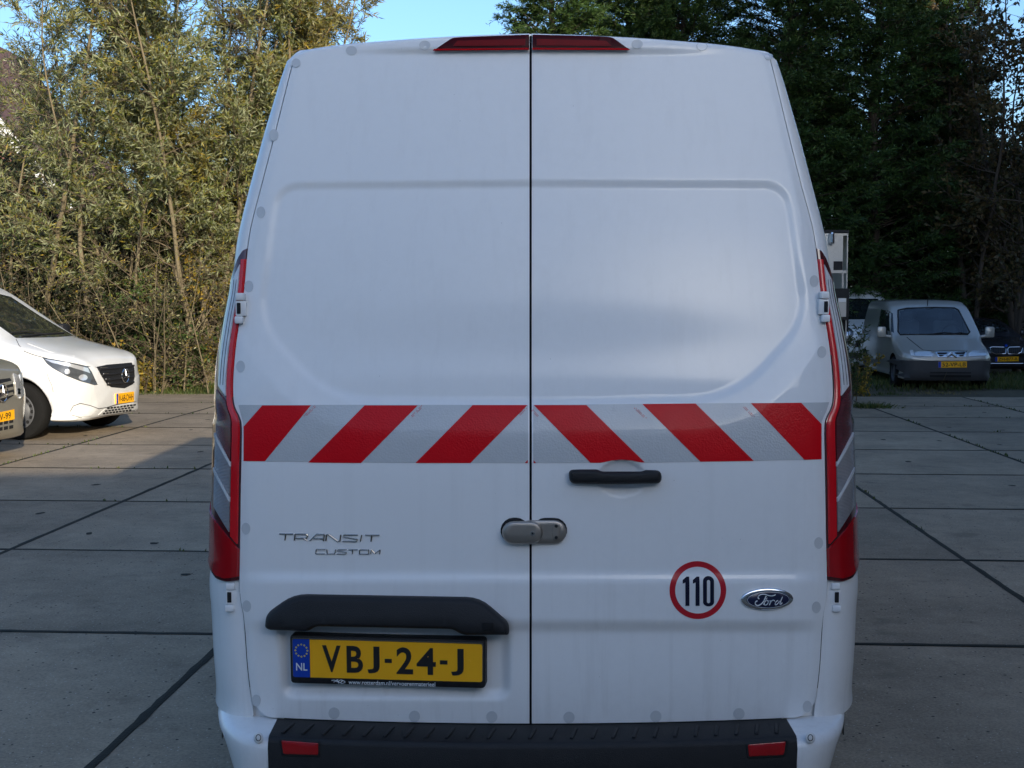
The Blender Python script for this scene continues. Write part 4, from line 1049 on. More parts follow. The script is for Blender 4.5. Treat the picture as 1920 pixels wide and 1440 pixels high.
    def patch(s, name, poly, mat, out=.006, step=5.0, mirror=False, parent=None, axis=None, thick=.012):
        """an area of the skin covered by a part; axis: None (traced by eye from the viewpoint), 'front' (y,z) or 'side' (x,z)"""
        V2, F = fill2d(poly, step); P = []; Nn = []
        for a, b in V2:
            if axis is None: h = s.cast(a, b, out)
            elif axis == 'front': h = s.axis_cast((3, a, b), (-1, 0, 0), out)
            elif axis == 'rear': h = s.axis_cast((-9, a, b), (1, 0, 0), out)
            elif axis == 'top': h = s.axis_cast((a, b, 5), (0, 0, -1), out)
            else: h = s.axis_cast((a, -3, b), (0, 1, 0), out)
            P.append(None if h is None else h[0]); Nn.append(None if h is None else h[1])
        ok = [f for f in F if all(P[i] is not None for i in f)]
        if not ok: return None
        idx = sorted({i for f in ok for i in f}); mp = {k: j for j, k in enumerate(idx)}
        T = np.array([P[i] for i in idx]); B = np.array([P[i] - Nn[i] * thick for i in idx]); n = len(T); cnt = {}
        FF = []
        for f in ok:
            f = [mp[i] for i in f]; nn = np.cross(T[f[1]] - T[f[0]], T[f[2]] - T[f[0]])
            if nn @ Nn[idx[f[0]]] < 0: f = f[::-1]
            FF.append(tuple(f))
        for f in FF:
            for a, b in zip(f, f[1:] + f[:1]):
                if (b, a) in cnt: del cnt[(b, a)]
                else: cnt[(a, b)] = 1
        FF += [(b, a, a + n, b + n) for a, b in cnt]
        V = np.concatenate([T, B]); res = []
        for sg in ((1, -1) if mirror else (1,)):
            me = mesh(name, V * [1, sg, 1], [f if sg > 0 else f[::-1] for f in FF]); me.shade_smooth(); me.set_sharp_from_angle(angle=R(40))
            res.append(link(name, me, mat, parent or s.root))
        return res[0] if len(res) == 1 else res
    def strip(s, name, pts, mat, r=.01, out=.004, parent=None, axis=None, mirror=False, closed=False):
        P = []
        for a, b in pts:
            h = s.cast(a, b, out) if axis is None else (s.axis_cast((3, a, b), (-1, 0, 0), out) if axis == 'front' else s.axis_cast((a, -3, b), (0, 1, 0), out))
            if h is not None: P.append(h[0])
        if len(P) < 2: return
        for sg in ((1, -1) if mirror else (1,)):
            MB().tube([p * [1, sg, 1] for p in P], r, 6, closed).build(name, mat, parent or s.root, True)
    def text(s, name, body, quad, mat, out, parent, bold=.012):
        V, F = text_pts(body, .002, bold); q = np.array(quad, float); P = []
        for u, v, w in V:
            p = q[0] * (1 - u) * v + q[1] * u * v + q[2] * u * (1 - v) + q[3] * (1 - u) * (1 - v)
            h = s.cast(p[0], p[1], out + w)
            if h is None: return
            P.append(h[0])
        link(name, mesh(name, P, F), mat, parent)
    def plate(s, quad, body, out=.004, eu=True):
        """quad: picture corners top-left, top-right, bottom-right, bottom-left; a flat plate on the bumper"""
        C = [s.cast(x, y, 0) for x, y in quad]
        if any(c is None for c in C): return
        n = np.mean([c[1] for c in C], 0); n[2] = 0; n /= np.linalg.norm(n)
        c0 = np.mean([c[0] for c in C], 0); dmax = max((c[0] - c0) @ n for c in C)
        org = c0 + n * (dmax + out)
        pts = []
        o = s.Mi @ Vector((0, 0, CAM_H))
        def hit(x, y, k=0.0):
            dl = np.array(s.Mi.to_3x3() @ Vector(pxray(x, y))); t = ((org + n * k - np.array(o)) @ n) / (dl @ n); return np.array(o) + dl * t
        def bil(u, v, k):
            q = np.array(quad, float); p = q[0] * (1 - u) * (1 - v) + q[1] * u * (1 - v) + q[2] * u * v + q[3] * (1 - u) * v
            return hit(p[0], p[1], k)
        def panel(name, u0, u1, v0, v1, k, mat, par, th=.012):
            T = [bil(u, v, k) for u, v in ((u0, v0), (u1, v0), (u1, v1), (u0, v1))]; B = [t - n * th for t in T]
            return link(name, mesh(name, T + B, [(0, 3, 2, 1), (0, 1, 5, 4), (1, 2, 6, 5), (2, 3, 7, 6), (3, 0, 4, 7)]), mat, par)
        pl = panel('number_plate', 0, 1, 0, 1, 0, MT['yellow'], s.root, .03)
        if eu: panel('plate_blue_band', 0, .095, .02, .98, .003, MT['eublue'], pl, .002)
        V, F = text_pts(body, .002, .004); u0 = .14 if eu else .05
        link('plate_characters', mesh('plate_characters', [bil(u0 + .82 * v[0], .82 - .64 * v[1], .003 + v[2]) for v in V], F), MT['ink'], pl)
        return pl

def arc(cx, cy, rx, ry, n=20, a0=0, a1=2 * math.pi, end=False): return [(cx + rx * math.cos(a), cy + ry * math.sin(a)) for a in np.linspace(a0, a1, n, endpoint=end)]

# stations: d, z top, half-width top, z corner, half-width corner, z belt, half-width belt, max half-width, half-width sill, z sill
VITO = [(0.0, .80, .28, .78, .40, .66, .47, .50, .45, .34), (.035, .89, .38, .86, .53, .70, .60, .63, .57, .26), (.10, .965, .46, .925, .66, .74, .73, .76, .71, .215), (.24, 1.035, .52, .98, .76, .80, .85, .875, .83, .21),
        (.50, 1.10, .56, 1.03, .81, .88, .905, .93, .89, .22), (.80, 1.165, .60, 1.09, .84, .95, .93, .95, .92, .23), (.98, 1.21, .63, 1.14, .86, 1.0, .94, .955, .925, .24), (1.12, 1.285, .63, 1.215, .85, 1.06, .945, .96, .93, .24), (1.5, 1.53, .62, 1.46, .79, 1.10, .95, .962, .93, .24),
        (1.95, 1.80, .60, 1.73, .745, 1.12, .955, .964, .93, .24), (2.3, 1.885, .62, 1.81, .76, 1.12, .958, .964, .93, .24), (3.2, 1.91, .62, 1.83, .77, 1.12, .96, .964, .93, .24), (4.5, 1.90, .62, 1.82, .77, 1.12, .955, .96, .93, .25),
        (4.95, 1.87, .60, 1.79, .75, 1.11, .935, .945, .91, .28), (5.10, 1.78, .55, 1.70, .70, 1.08, .90, .91, .88, .32), (5.14, 1.6, .45, 1.55, .62, 1.05, .84, .86, .82, .36)]
VITO_W = [(-.74, .85), (-4.1, .85)]

def star_badge(car, px, py, r_m, out=.03):
    h = car.cast(px, py, out)
    if h is None: return
    p, n = h; n = np.array([n[0], n[1], 0]); n /= np.linalg.norm(n); u = np.array([-n[1], n[0], 0]); v = np.array([0, 0, 1.0])
    b = MB(); b.tube([p + r_m * (math.cos(a) * u + math.sin(a) * v) for a in np.linspace(0, 2 * math.pi, 24, endpoint=False)], r_m * .09, 6, True)
    for k in range(3):
        a = math.pi / 2 + k * 2 * math.pi / 3; b.tube([p + n * .012, p + r_m * (math.cos(a) * u + math.sin(a) * v)], [r_m * .17, r_m * .03], 6)
    b.build('star_emblem', MT['chrome'], car.root, True)

# ---- white van, front in view
al = R(12); vf = Vector((-4.87, 15.72, 0))
vito = Car('panel_van', vf, al, VITO, VITO_W, MT['white2'], wheel_r=.335, arch=.40, holes=14)
tag(vito.root, 'white panel van parked in the sun with black grille, its nose pointing at the yard', 'van')
C = vito
C.patch('windscreen', [(-78, 550), (0, 552), (20, 557), (75, 593), (138, 630), (100, 632.5), (30, 634), (-20, 598), (-66, 562)], MT['glass'], .005, 7)
C.strip('wiper', [(40, 632.5), (70, 629), (100, 627.5), (120, 626)], MT['gap'], .009, .018)
C.strip('wiper', [(20, 626), (52, 624), (85, 629)], MT['gap'], .009, .018)
C.strip('bonnet_seam', [(30, 636), (36, 648), (46, 659), (62, 665), (80, 670), (120, 678), (165, 687), (183, 689)], MT['gap'], .004, .001)
C.strip('bonnet_crease', [(52, 644), (95, 660), (140, 668)], MT['white2'], .008, -.003)
hl = C.patch('headlamp', [(80, 671), (96, 673), (130, 679), (164, 687), (171, 697), (182, 721), (176, 722), (150, 715), (122, 704), (98, 690), (88, 682)], MT['lampdark'], .008, 4)
C.patch('lamp_reflector', arc(126, 697, 5, 5, 12), MT['lampwhite'], .013, 3, parent=hl)
C.patch('lamp_reflector', arc(155, 708, 8, 6, 12), MT['lampwhite'], .013, 3, parent=hl)
C.patch('lamp_brow', [(84, 674), (100, 676), (132, 682), (164, 690), (168, 700), (160, 697), (130, 688), (98, 681)], MT['lampwhite'], .012, 3, parent=hl)
hl2 = C.patch('headlamp', [(-.02 - x, z) for x, z in ((.12, .70), (.18, .72), (.45, .88), (.62, .96), (.58, .97), (.35, .90), (.16, .80))], MT['lampdark'], .008, .05, axis='side')
if hl2: hl2.data.transform(Matrix.Scale(-1, 4, (0, 1, 0))); hl2.data.flip_normals()
gr = C.patch('grille', [(181, 688), (200, 684), (246, 680), (251, 690), (252, 706), (249, 720), (233, 728), (208, 726), (199, 719), (190, 705)], MT['plastic'], .006, 4)
for k, (y0, y1) in enumerate(((692, 686), (702, 695), (712, 706), (720, 716))):
    C.strip('grille_slat', [(186 + 4.5 * k, y0 + 1), (205, y0), (228, (y0 + y1) / 2), (249, y1)], MT['plastic'], .013, .014, parent=gr)
    C.strip('grille_trim', [(186 + 4.5 * k, y0 - 1.5), (198 + 2 * k, y0 - 2.3)], MT['chrome'], .006, .026, parent=gr)
star_badge(C, 231, 704, .085)
C.plate([(218.5, 738.5), (251.5, 734), (251.5, 753), (218.5, 757.5)], 'V-68-DHH')
lg = C.patch('lower_grille', [(184, 778), (197, 766), (216, 760), (256, 755), (257, 766), (240, 771), (212, 776)], MT['white2'], .006, 4)
for row, (ya, yb) in enumerate(((765.5, 758.5), (770.5, 763), (775, 768))):
    for k in range(9):
        t = (k + .5) / 9; x = 199 + t * 55 - row * 4; y = ya + (yb - ya) * t; 
        C.patch('grille_slot', [(x - 2.2, y - 1.2), (x + 2.2, y - 1.7), (x + 2.2, y + .9), (x - 2.2, y + 1.5)], MT['gap'], .012, 6, parent=lg, thick=.004)
fg = C.patch('fog_lamp', [(130, 774), (136, 762), (150, 757), (168, 761), (180, 768), (170, 779), (148, 781)], MT['white2'], .010, 4)
C.strip('bumper_crease_shade', [(131, 772), (137, 761), (150, 756), (168, 760), (184, 766), (199, 764), (217, 758.5), (254, 753)], MT['grey_plastic'], .004, .008)  # grey lines paint the shade in the bumper creases
C.strip('bumper_crease_shade', [(134, 778), (150, 783), (175, 783), (215, 779), (252, 769)], MT['grey_plastic'], .003, .006)
C.patch('fog_lens', arc(156, 769, 8, 8, 14), MT['clear'], .016, 3, parent=fg)
C.patch('bumper_valance', [(108, 789), (120, 786.5), (150, 788), (180, 787), (215, 782), (256, 771), (257, 777), (215, 790), (180, 796), (140, 798), (106, 797)], MT['white_grey'], .004, 6)
C.strip('arch_lip', [(-.74 + .405 * math.cos(a), .35 + .405 * math.sin(a)) for a in np.linspace(-.15, math.pi + .15, 26)], MT['white_grey'], .013, .0, axis='side')
C.strip('bumper_gap', [(88, 700), (92, 712), (97, 722), (100, 735)], MT['grey_plastic'], .0025, .001)
C.patch('side_window', [(-1.15 - .05, 1.15), (-1.62, 1.44), (-2.05, 1.66), (-2.6, 1.68), (-2.62, 1.14), (-1.9, 1.12)], MT['glass'], .006, .12, mirror=True, axis='side')
C.strip('door_seam', [(-1.25, .35), (-1.2, .8), (-1.18, 1.12)], MT['gap'], .005, .001, axis='side', mirror=True)
C.strip('door_seam', [(-2.35, .3), (-2.35, .8), (-2.35, 1.7)], MT['gap'], .005, .001, axis='side', mirror=True)
for sg in (-1, 1): MB().box((-1.35, sg * 1.06, 1.2), (.12, .2, .26), 0, .04).build('wing_mirror', MT['plastic'], C.root, True)

# ---- silver-beige van, only its nose corner in view
b_al = R(10); bf = Vector((-5.19, 12.75, 0))
C = Car('panel_van', bf, b_al, VITO, VITO_W, MT['beige'], wheel_r=.335, arch=.385)
tag(C.root, 'silver beige van at the picture edge, only its nose showing before the white van', 'van')
C.patch('windscreen', [(-.62, 1.27), (.62, 1.27), (.55, 1.70), (-.55, 1.70)], MT['glass'], .006, .1, axis='front')
hlb = C.patch('headlamp', [(24, 701), (32, 704), (37, 716), (39, 730), (38, 741), (33, 745), (29, 740), (28, 725), (26, 712)], MT['lampwhite'], .012, 3)
C.patch('lamp_reflector', [(30, 728), (36, 729), (36, 739), (31, 739)], MT['chrome'], .016, 3, parent=hlb)
C.patch('headlamp', [(.50, .62), (.60, .65), (.66, .88), (.56, .86)], MT['lampwhite'], .012, .05, axis='front')
gb = C.patch('grille', [(-40, 722), (-20, 714), (18, 709), (23, 718), (26, 735), (24, 742), (6, 753), (-20, 760), (-42, 752)], MT['plastic'], .006, 4)
for k, (a, c) in enumerate(((717, 714), (728, 725), (739, 735))):
    C.patch('grille_slat', [(-40, a + 9), (0, a + 2), (22, c), (23, c + 5), (0, a + 8), (-40, a + 15)], MT['beige'], .014, 5, parent=gb)
star_badge(C, 2, 737, .085, .02)
C.plate([(-24, 778), (27, 767.5), (27.5, 786), (-24, 797.5)], '58-TV-99', eu=False)
lb = C.patch('lower_grille', [(-30, 798), (0, 792), (26, 787), (24, 801), (0, 812), (-30, 818)], MT['beige'], .006, 5)
for row in range(2):
    for k in range(5): C.patch('grille_slot', [(-24 + 10 * k, 796 - 2 * k + 10 * row), (-17 + 10 * k, 794.6 - 2 * k + 10 * row), (-17 + 10 * k, 800 - 2 * k + 10 * row), (-24 + 10 * k, 801.5 - 2 * k + 10 * row)], MT['gap'], .012, 6, parent=lb, thick=.004)
C.patch('side_window', [(-1.2, 1.15), (-1.62, 1.44), (-2.05, 1.66), (-2.6, 1.68), (-2.62, 1.14), (-1.9, 1.12)], MT['glass'], .006, .12, mirror=True, axis='side')

# ---- silver leisure van in the shade
BER = [(0.0, .60, .45, .575, .58, .50, .64, .66, .60, .26), (.05, .655, .52, .63, .66, .54, .71, .73, .68, .19), (.16, .70, .56, .67, .73, .58, .775, .785, .74, .17), (.40, .79, .58, .75, .75, .64, .805, .81, .78, .18), (.62, .875, .60, .83, .75, .72, .815, .82, .80, .2),
       (.80, .95, .62, .905, .75, .80, .82, .825, .80, .2), (.95, 1.03, .65, .985, .79, .86, .825, .83, .80, .2), (1.25, 1.27, .64, 1.215, .77, .90, .83, .835, .80, .2), (1.52, 1.46, .62, 1.405, .75, .92, .835, .84, .80, .2), (1.75, 1.575, .60, 1.50, .735, .92, .835, .84, .80, .2), (2.1, 1.63, .60, 1.55, .73, .92, .835, .84, .80, .2),
       (3.4, 1.64, .57, 1.56, .68, .92, .83, .84, .80, .22), (3.95, 1.62, .56, 1.54, .67, .9, .82, .83, .79, .25), (4.08, 1.5, .5, 1.45, .6, .88, .78, .8, .76, .3)]
ba = at(1777, 700, 23.0)
C = Car('leisure_van', Vector((ba[0], 23.0, .045)), R(95), BER, [(-.72, .73), (-3.4, .73)], MT['silver'], wheel_r=.29, arch=.335)
tag(C.root, 'silver leisure van with dark bumper standing in the shade before the conifers', 'van')
_ws = [(1684, 582), (1700, 578.5), (1750, 577), (1790, 578), (1797, 582), (1818, 623), (1814, 627.5), (1750, 628), (1688, 628), (1684, 622)]
C.open_window(_ws, 1.5)
C.patch('windscreen', _ws, MT['clear_glass'], .006, 6, thick=.004)
C.strip('windscreen_seal', _ws + [_ws[0]], MT['gap'], .016, .006)
MB().box((-1.22, 0, .84), (.5, 1.30, .12), 0, .04).build('dashboard', MT['grey_plastic'], C.root, True)
for sy in (-.36, .36):
    sb = MB().box((-1.75, sy, .92), (.16, .46, .62), 0, .06).build('seat_back', MT['seat'], C.root, True); MB().box((-1.74, sy, 1.32), (.10, .24, .16), 0, .04).build('headrest', MT['seat'], sb, True)
MB().tube([(-1.22 + .06 * math.sin(a), .36 + .18 * math.cos(a), 1.0 + .16 * math.sin(a)) for a in np.linspace(0, 2 * math.pi, 24, endpoint=False)], .016, 6, True).build('steering_wheel', MT['plastic'], C.root, True)
MB().box((-2.3, 0, .85), (.03, 1.3, 1.2)).build('bulkhead', MT['grey_plastic'], C.root); MB().box((-2.28, -.28, 1.22), (.02, .40, .30), 0, .008).build('daylight_panel', MT['print_white'], C.root)  # white panel stands in for daylight through the rear window
MB().box((-1.6, 0, .35), (1.5, 1.35, .05)).build('cabin_floor', MT['gap'], C.root)
C.patch('side_window', [(1659, 590), (1665, 582), (1674, 588), (1676, 624), (1654, 616)], MT['glass'], .005, 5)
C.patch('side_window', [(-1.2, .96), (-1.5, 1.2), (-1.75, 1.42), (-2.2, 1.44), (-2.2, .95)], MT['glass'], .006, .1, mirror=True, axis='side')
bp = C.patch('bumper', [(-.80, .19), (.80, .19), (.83, .40), (.82, .535), (.5, .53), (-.5, .53), (-.82, .535), (-.83, .40)], MT['grey_plastic'], .03, .07, axis='front')
C.patch('bumper_slot', [(-.32, .25), (.4, .25), (.4, .275), (-.32, .275)], MT['gap'], .034, .1, axis='front', parent=bp)
C.patch('bumper_slot', [(-.32, .30), (.4, .30), (.4, .325), (-.32, .325)], MT['gap'], .034, .1, axis='front', parent=bp)
C.patch('headlamp', [(1712, 657), (1742, 659), (1751, 665), (1748, 669), (1716, 668)], MT['lampwhite'], .012, 4)
C.patch('headlamp', [(1816, 663), (1824, 657.5), (1845, 656), (1850, 667), (1816, 669)], MT['lampwhite'], .012, 4)
C.patch('indicator', [(1705, 657.5), (1711, 657), (1715, 668), (1708, 667)], MT['clear'], .012, 4)
g_ = C.patch('grille', [(1753, 660.5), (1813, 659.5), (1811, 669), (1759, 669.5)], MT['chrome'], .010, 4)
for q in ([(1757, 662), (1777, 662), (1772, 664.6), (1759, 664.4)], [(1790, 662), (1810, 661.5), (1808, 664), (1794, 664.6)], [(1760, 666), (1770, 666.3), (1766, 668.3), (1762, 668.2)], [(1797, 666.3), (1808, 665.5), (1806, 667.8), (1801, 668.2)]):
    C.patch('grille_gap', q, MT['gap'], .015, 4, parent=g_, thick=.003)
for dy in (0, 4): C.strip('chevron', [(1775, 668 + dy * .6), (1784, 661.5 + dy), (1793, 668 + dy * .6)], MT['chrome'], .011, .024, parent=g_)
C.plate([(1759.5, 678), (1813, 677.5), (1813, 689), (1759.5, 689.5)], '52-VP-LB', out=.038)
C.strip('wiper', [(1745, 628), (1770, 624.5), (1792, 627)], MT['gap'], .010, .015); C.strip('wiper', [(1780, 628), (1800, 625), (1814, 627)], MT['gap'], .010, .015)
C.strip('bonnet_seam', [(1700, 632), (1716, 645), (1730, 656), (1752, 658.5), (1784, 657), (1815, 658)], MT['gap'], .006, .0)
h = C.cast(1739, 573, 0)
if h: MB().tube([h[0], h[0] + np.array([.02, 0, .14])], .008, 6).build('aerial', MT['gap'], C.root)
for sg in (-1, 1):
    m_ = MB().box((-.98, sg * .99, 1.02), (.1, .17, .21), 0, .04); m_.tube([(-.98, sg * .80, .93), (-.98, sg * .95, .95)], .03); m_.build('wing_mirror', MT['silver'], C.root, True)

# ---- black saloon
SAL = [(0.0, .50, .40, .48, .55, .42, .62, .64, .58, .24), (.05, .575, .48, .55, .66, .46, .71, .73, .68, .19), (.20, .65, .55, .615, .76, .54, .81, .82, .78, .17), (.6, .74, .60, .70, .80, .62, .86, .87, .83, .17), (1.2, .83, .62, .785, .81, .70, .875, .885, .84, .17),
       (1.35, .88, .62, .84, .79, .74, .88, .885, .84, .17), (1.8, 1.10, .56, 1.05, .68, .80, .88, .885, .84, .17), (2.15, 1.215, .52, 1.16, .62, .82, .88, .885, .84, .17), (2.7, 1.25, .50, 1.19, .60, .82, .88, .885, .84, .17), (3.3, 1.19, .50, 1.13, .60, .82, .88, .885, .84, .17), (3.8, .98, .55, .93, .68, .80, .87, .88, .83, .2), (4.4, .92, .55, .87, .68, .75, .83, .84, .8, .25), (4.5, .8, .5, .77, .62, .66, .78, .8, .75, .3)]
ba = at(1887, 700, 27.0)
C = Car('saloon_car', Vector((ba[0], 27.0, .045)), R(91), SAL, [(-.80, .77), (-3.55, .77)], MT['black_paint'], wheel_r=.31, arch=.35)
tag(C.root, 'black saloon car with chrome-rimmed twin grilles behind the verge grass', 'car')
C.patch('windscreen', [(-.58, .92), (.58, .92), (.5, 1.17), (-.5, 1.17)], MT['glass'], .006, .1, axis='front')
C.patch('side_window', [(-1.6, .86), (-1.95, 1.08), (-2.3, 1.16), (-3.0, 1.16), (-3.5, .9)], MT['glass'], .006, .12, axis='side', mirror=True)
for q in ([(1855.5, 653), (1860, 651.5), (1882, 652), (1886, 655), (1885, 663), (1867, 664), (1859, 661)], [(1889, 655), (1892, 652), (1912, 651.5), (1917, 653), (1914, 661), (1906, 664), (1890, 663.5)]):
    kg = C.patch('grille', q, MT['gap'], .006, 4)
    C.strip('grille_rim', q + [q[0]], MT['chrome'], .009, .012, parent=kg)
    xs = [p[0] for p in q]
    for x in np.linspace(min(xs) + 5, max(xs) - 4, 6): C.strip('grille_bar', [(x, 653.5), (x, 662)], MT['plastic'], .009, .010, parent=kg)
C.plate([(1866, 669.5), (1910, 668.5), (1910, 677), (1866, 678)], 'ZH-877-R')
C.patch('roundel', arc(1886.5, 648.5, 2.6, 2.2, 12), MT['eublue'], .01, 3)
for s_ in (-1, 1): C.patch('headlamp', [(s_ * .42, .58), (s_ * .70, .60), (s_ * .70, .52), (s_ * .45, .50)], MT['lampdark'], .008, .06, axis='front')
C.strip('bumper_trim', [(-.72, .30), (-.3, .29), (.3, .29), (.72, .30)], MT['chrome'], .008, .004, axis='front')
for sg in (-1, 1): MB().box((-1.65, sg * .98, .9), (.1, .18, .13), 0, .04).build('wing_mirror', MT['black_paint'], C.root, True)

# ---- white van half hidden behind the silver one
wa = at(1640, 690, 27.6)
W_ST = [(d * .95, zt, wt, zc, wc, zb, wb, wm, ws, zs) for d, zt, wt, zc, wc, zb, wb, wm, ws, zs in VITO]
C = Car('panel_van', Vector((wa[0], 27.6, .045)), R(88), W_ST, VITO_W, MT['white2'], wheel_r=.32, arch=.37)
tag(C.root, 'white van with round headlamp hidden behind the silver leisure van', 'van')
C.patch('windscreen', [(-.66, 1.20), (.66, 1.20), (.57, 1.66), (-.57, 1.66)], MT['glass'], .006, .1, axis='front')
for s_ in (-1, 1):
    hh = C.patch('headlamp', arc(s_ * .60, .93, .15, .13, 16), MT['lampdark'], .01, .05, axis='front')
    C.patch('lamp_reflector', arc(s_ * .60, .93, .08, .07, 14), MT['lampwhite'], .015, .05, axis='front', parent=hh)
C.patch('grille', [(-.45, .62), (.45, .62), (.42, .76), (-.42, .76)], MT['plastic'], .008, .07, axis='front')
C.patch('bumper', [(-.7, .38), (.7, .38), (.72, .5), (-.72, .5)], MT['grey_plastic'], .012, .07, axis='front')

# ---- aluminium box trailer standing behind the big van
MT['tread'] = M('tread_plate', (.50, .51, .52), rough=.38, metal=.75, var=.1)
def tread_bump(m):
    t = m.node_tree; b_ = t.nodes['Principled BSDF']; tc = t.nodes.new('ShaderNodeTexCoord'); mp = t.nodes.new('ShaderNodeMapping'); mp.inputs['Rotation'].default_value = (0, R(45), 0); mp.inputs['Scale'].default_value = (17, 17, 17)
    ch = t.nodes.new('ShaderNodeTexChecker'); ch.inputs['Scale'].default_value = 1.0; bp = t.nodes.new('ShaderNodeBump'); bp.inputs['Strength'].default_value = .8; bp.inputs['Distance'].default_value = .01
    t.links.new(tc.outputs['Object'], mp.inputs[0]); t.links.new(mp.outputs[0], ch.inputs[0]); t.links.new(ch.outputs['Fac'], bp.inputs['Height']); t.links.new(bp.outputs[0], b_.inputs['Normal'])
tread_bump(MT['tread'])
TY = 19.0
tr = empty('box_trailer', tuple(at(1500, 720, TY) * [1, 1, 0]) , 0)
tag(tr, 'aluminium box trailer with tread plate and work lamp beside the shaded parking row', 'trailer')
T0 = np.array(tr.location)
def tq(x0, y0, x1, y1, dy=0.0, th=.04):
    a = at(x0, y1, TY + dy); c = at(x1, y0, TY + dy); m = (a + c) / 2 - T0
    return (m[0], m[1] + th / 2, m[2]), (c[0] - a[0], th, c[2] - a[2])
def tbox(name, x0, y0, x1, y1, mat, dy=0.0, th=.04, parent=None, bev=0.0):
    c, d = tq(x0, y0, x1, y1, dy, th); return MB().box(c, d, 0, bev).build(name, mat, parent or tr)
tbox('side_panel', 1430, 441, 1581, 507, MT['tread'], 0, .03)
tbox('rear_post', 1584, 435, 1590.5, 705, MT['aluminium'], -.02, 1.2)
tbox('roof_rail', 1430, 431, 1592, 437, MT['plastic'], -.03, 1.4)
tbox('frame_rail', 1430, 437.5, 1588, 441.5, MT['aluminium'], -.01, .05)
tbox('frame_rail', 1430, 507, 1588, 512, MT['aluminium'], -.02, .06)
tbox('door_post', 1578.5, 512, 1582, 540, MT['aluminium'], -.01, .05)
tbox('dark_panel', 1563, 490, 1580, 506.5, MT['plastic'], -.012, .01)
tbox('lower_locker', 1430, 541, 1592.5, 600, MT['plastic'], -.10, 1.3)
lk2 = tbox('locker_panel', 1571, 559, 1587, 594, MT['aluminium'], -.112, .01)
tbox('panel_notice', 1573, 559.5, 1586, 566, MT['print_white'], -.116, .003, lk2)
tbox('chassis_beam', 1430, 600, 1591, 622, MT['gap'], 0, 1.2)
wl = tbox('work_lamp', 1557, 434.5, 1566, 458, MT['chrome'], -.12, .09, None, .03)
for px in (1470, 1545):
    a = at(px, 690, TY + .35) - T0
    w_ = wheel(tr, (a[0], a[1], .33), r=.33, w=.2, rim_r=.2, side=-1)
# ------------------------------------------------------------------ vegetation
def unit(v): return v / (np.linalg.norm(v, axis=-1, keepdims=True) + 1e-9)

def prisms(A, B, ra, rb, n=4):
    """tapered sticks from A to B"""
    A = np.asarray(A); B = np.asarray(B); N = len(A); t = unit(B - A)
    ref = np.where(np.abs(t[:, 2:3]) < .9, np.array([[0, 0, 1.0]]), np.array([[1.0, 0, 0]]))
    u = unit(np.cross(t, ref)); v = np.cross(t, u); a = np.arange(n) * 2 * math.pi / n
    c = np.cos(a)[None, :, None] * u[:, None] + np.sin(a)[None, :, None] * v[:, None]
    ra = np.broadcast_to(ra, (N,))[:, None, None]; rb = np.broadcast_to(rb, (N,))[:, None, None]
    V = np.concatenate([A[:, None] + c * ra, B[:, None] + c * rb], 1).reshape(-1, 3)
    k = np.arange(n); q = np.stack([k, (k + 1) % n, n + (k + 1) % n, n + k], -1)
    Q = (q[None] + (np.arange(N) * 2 * n)[:, None, None]).reshape(-1, 4)
    return V, Q

def leaves(P, D, L, W, rng):
    """diamond leaves starting at P, pointing along D"""
    N = len(P); D = unit(D); S = unit(np.cross(D, rng.normal(size=(N, 3)))); U = np.cross(S, D)
    L = np.broadcast_to(L, (N,))[:, None]; W = np.broadcast_to(W, (N,))[:, None]
    mid = P + D * L * .45 + U * L * .06
    V = np.stack([P, mid + S * W / 2, P + D * L, mid - S * W / 2], 1).reshape(-1, 3)
    return V, np.arange(N * 4).reshape(N, 4)

def merge(parts):
    V = []; Q = []; n = 0
    for v, q in parts:
        if len(v) == 0: continue
        V.append(v); Q.append(q + n); n += len(v)
    return np.concatenate(V), np.concatenate(Q)

def chain(p, d, L, k, wob, rng, up=0.0, droop=0.0):
    P = [np.array(p, float)]; d = np.array(d, float)
    for i in range(k):
        d = d + rng.normal(size=3) * wob + np.array([0, 0, up - droop * i / k]); d /= np.linalg.norm(d); P.append(P[-1] + d * L / k)
    return np.array(P)

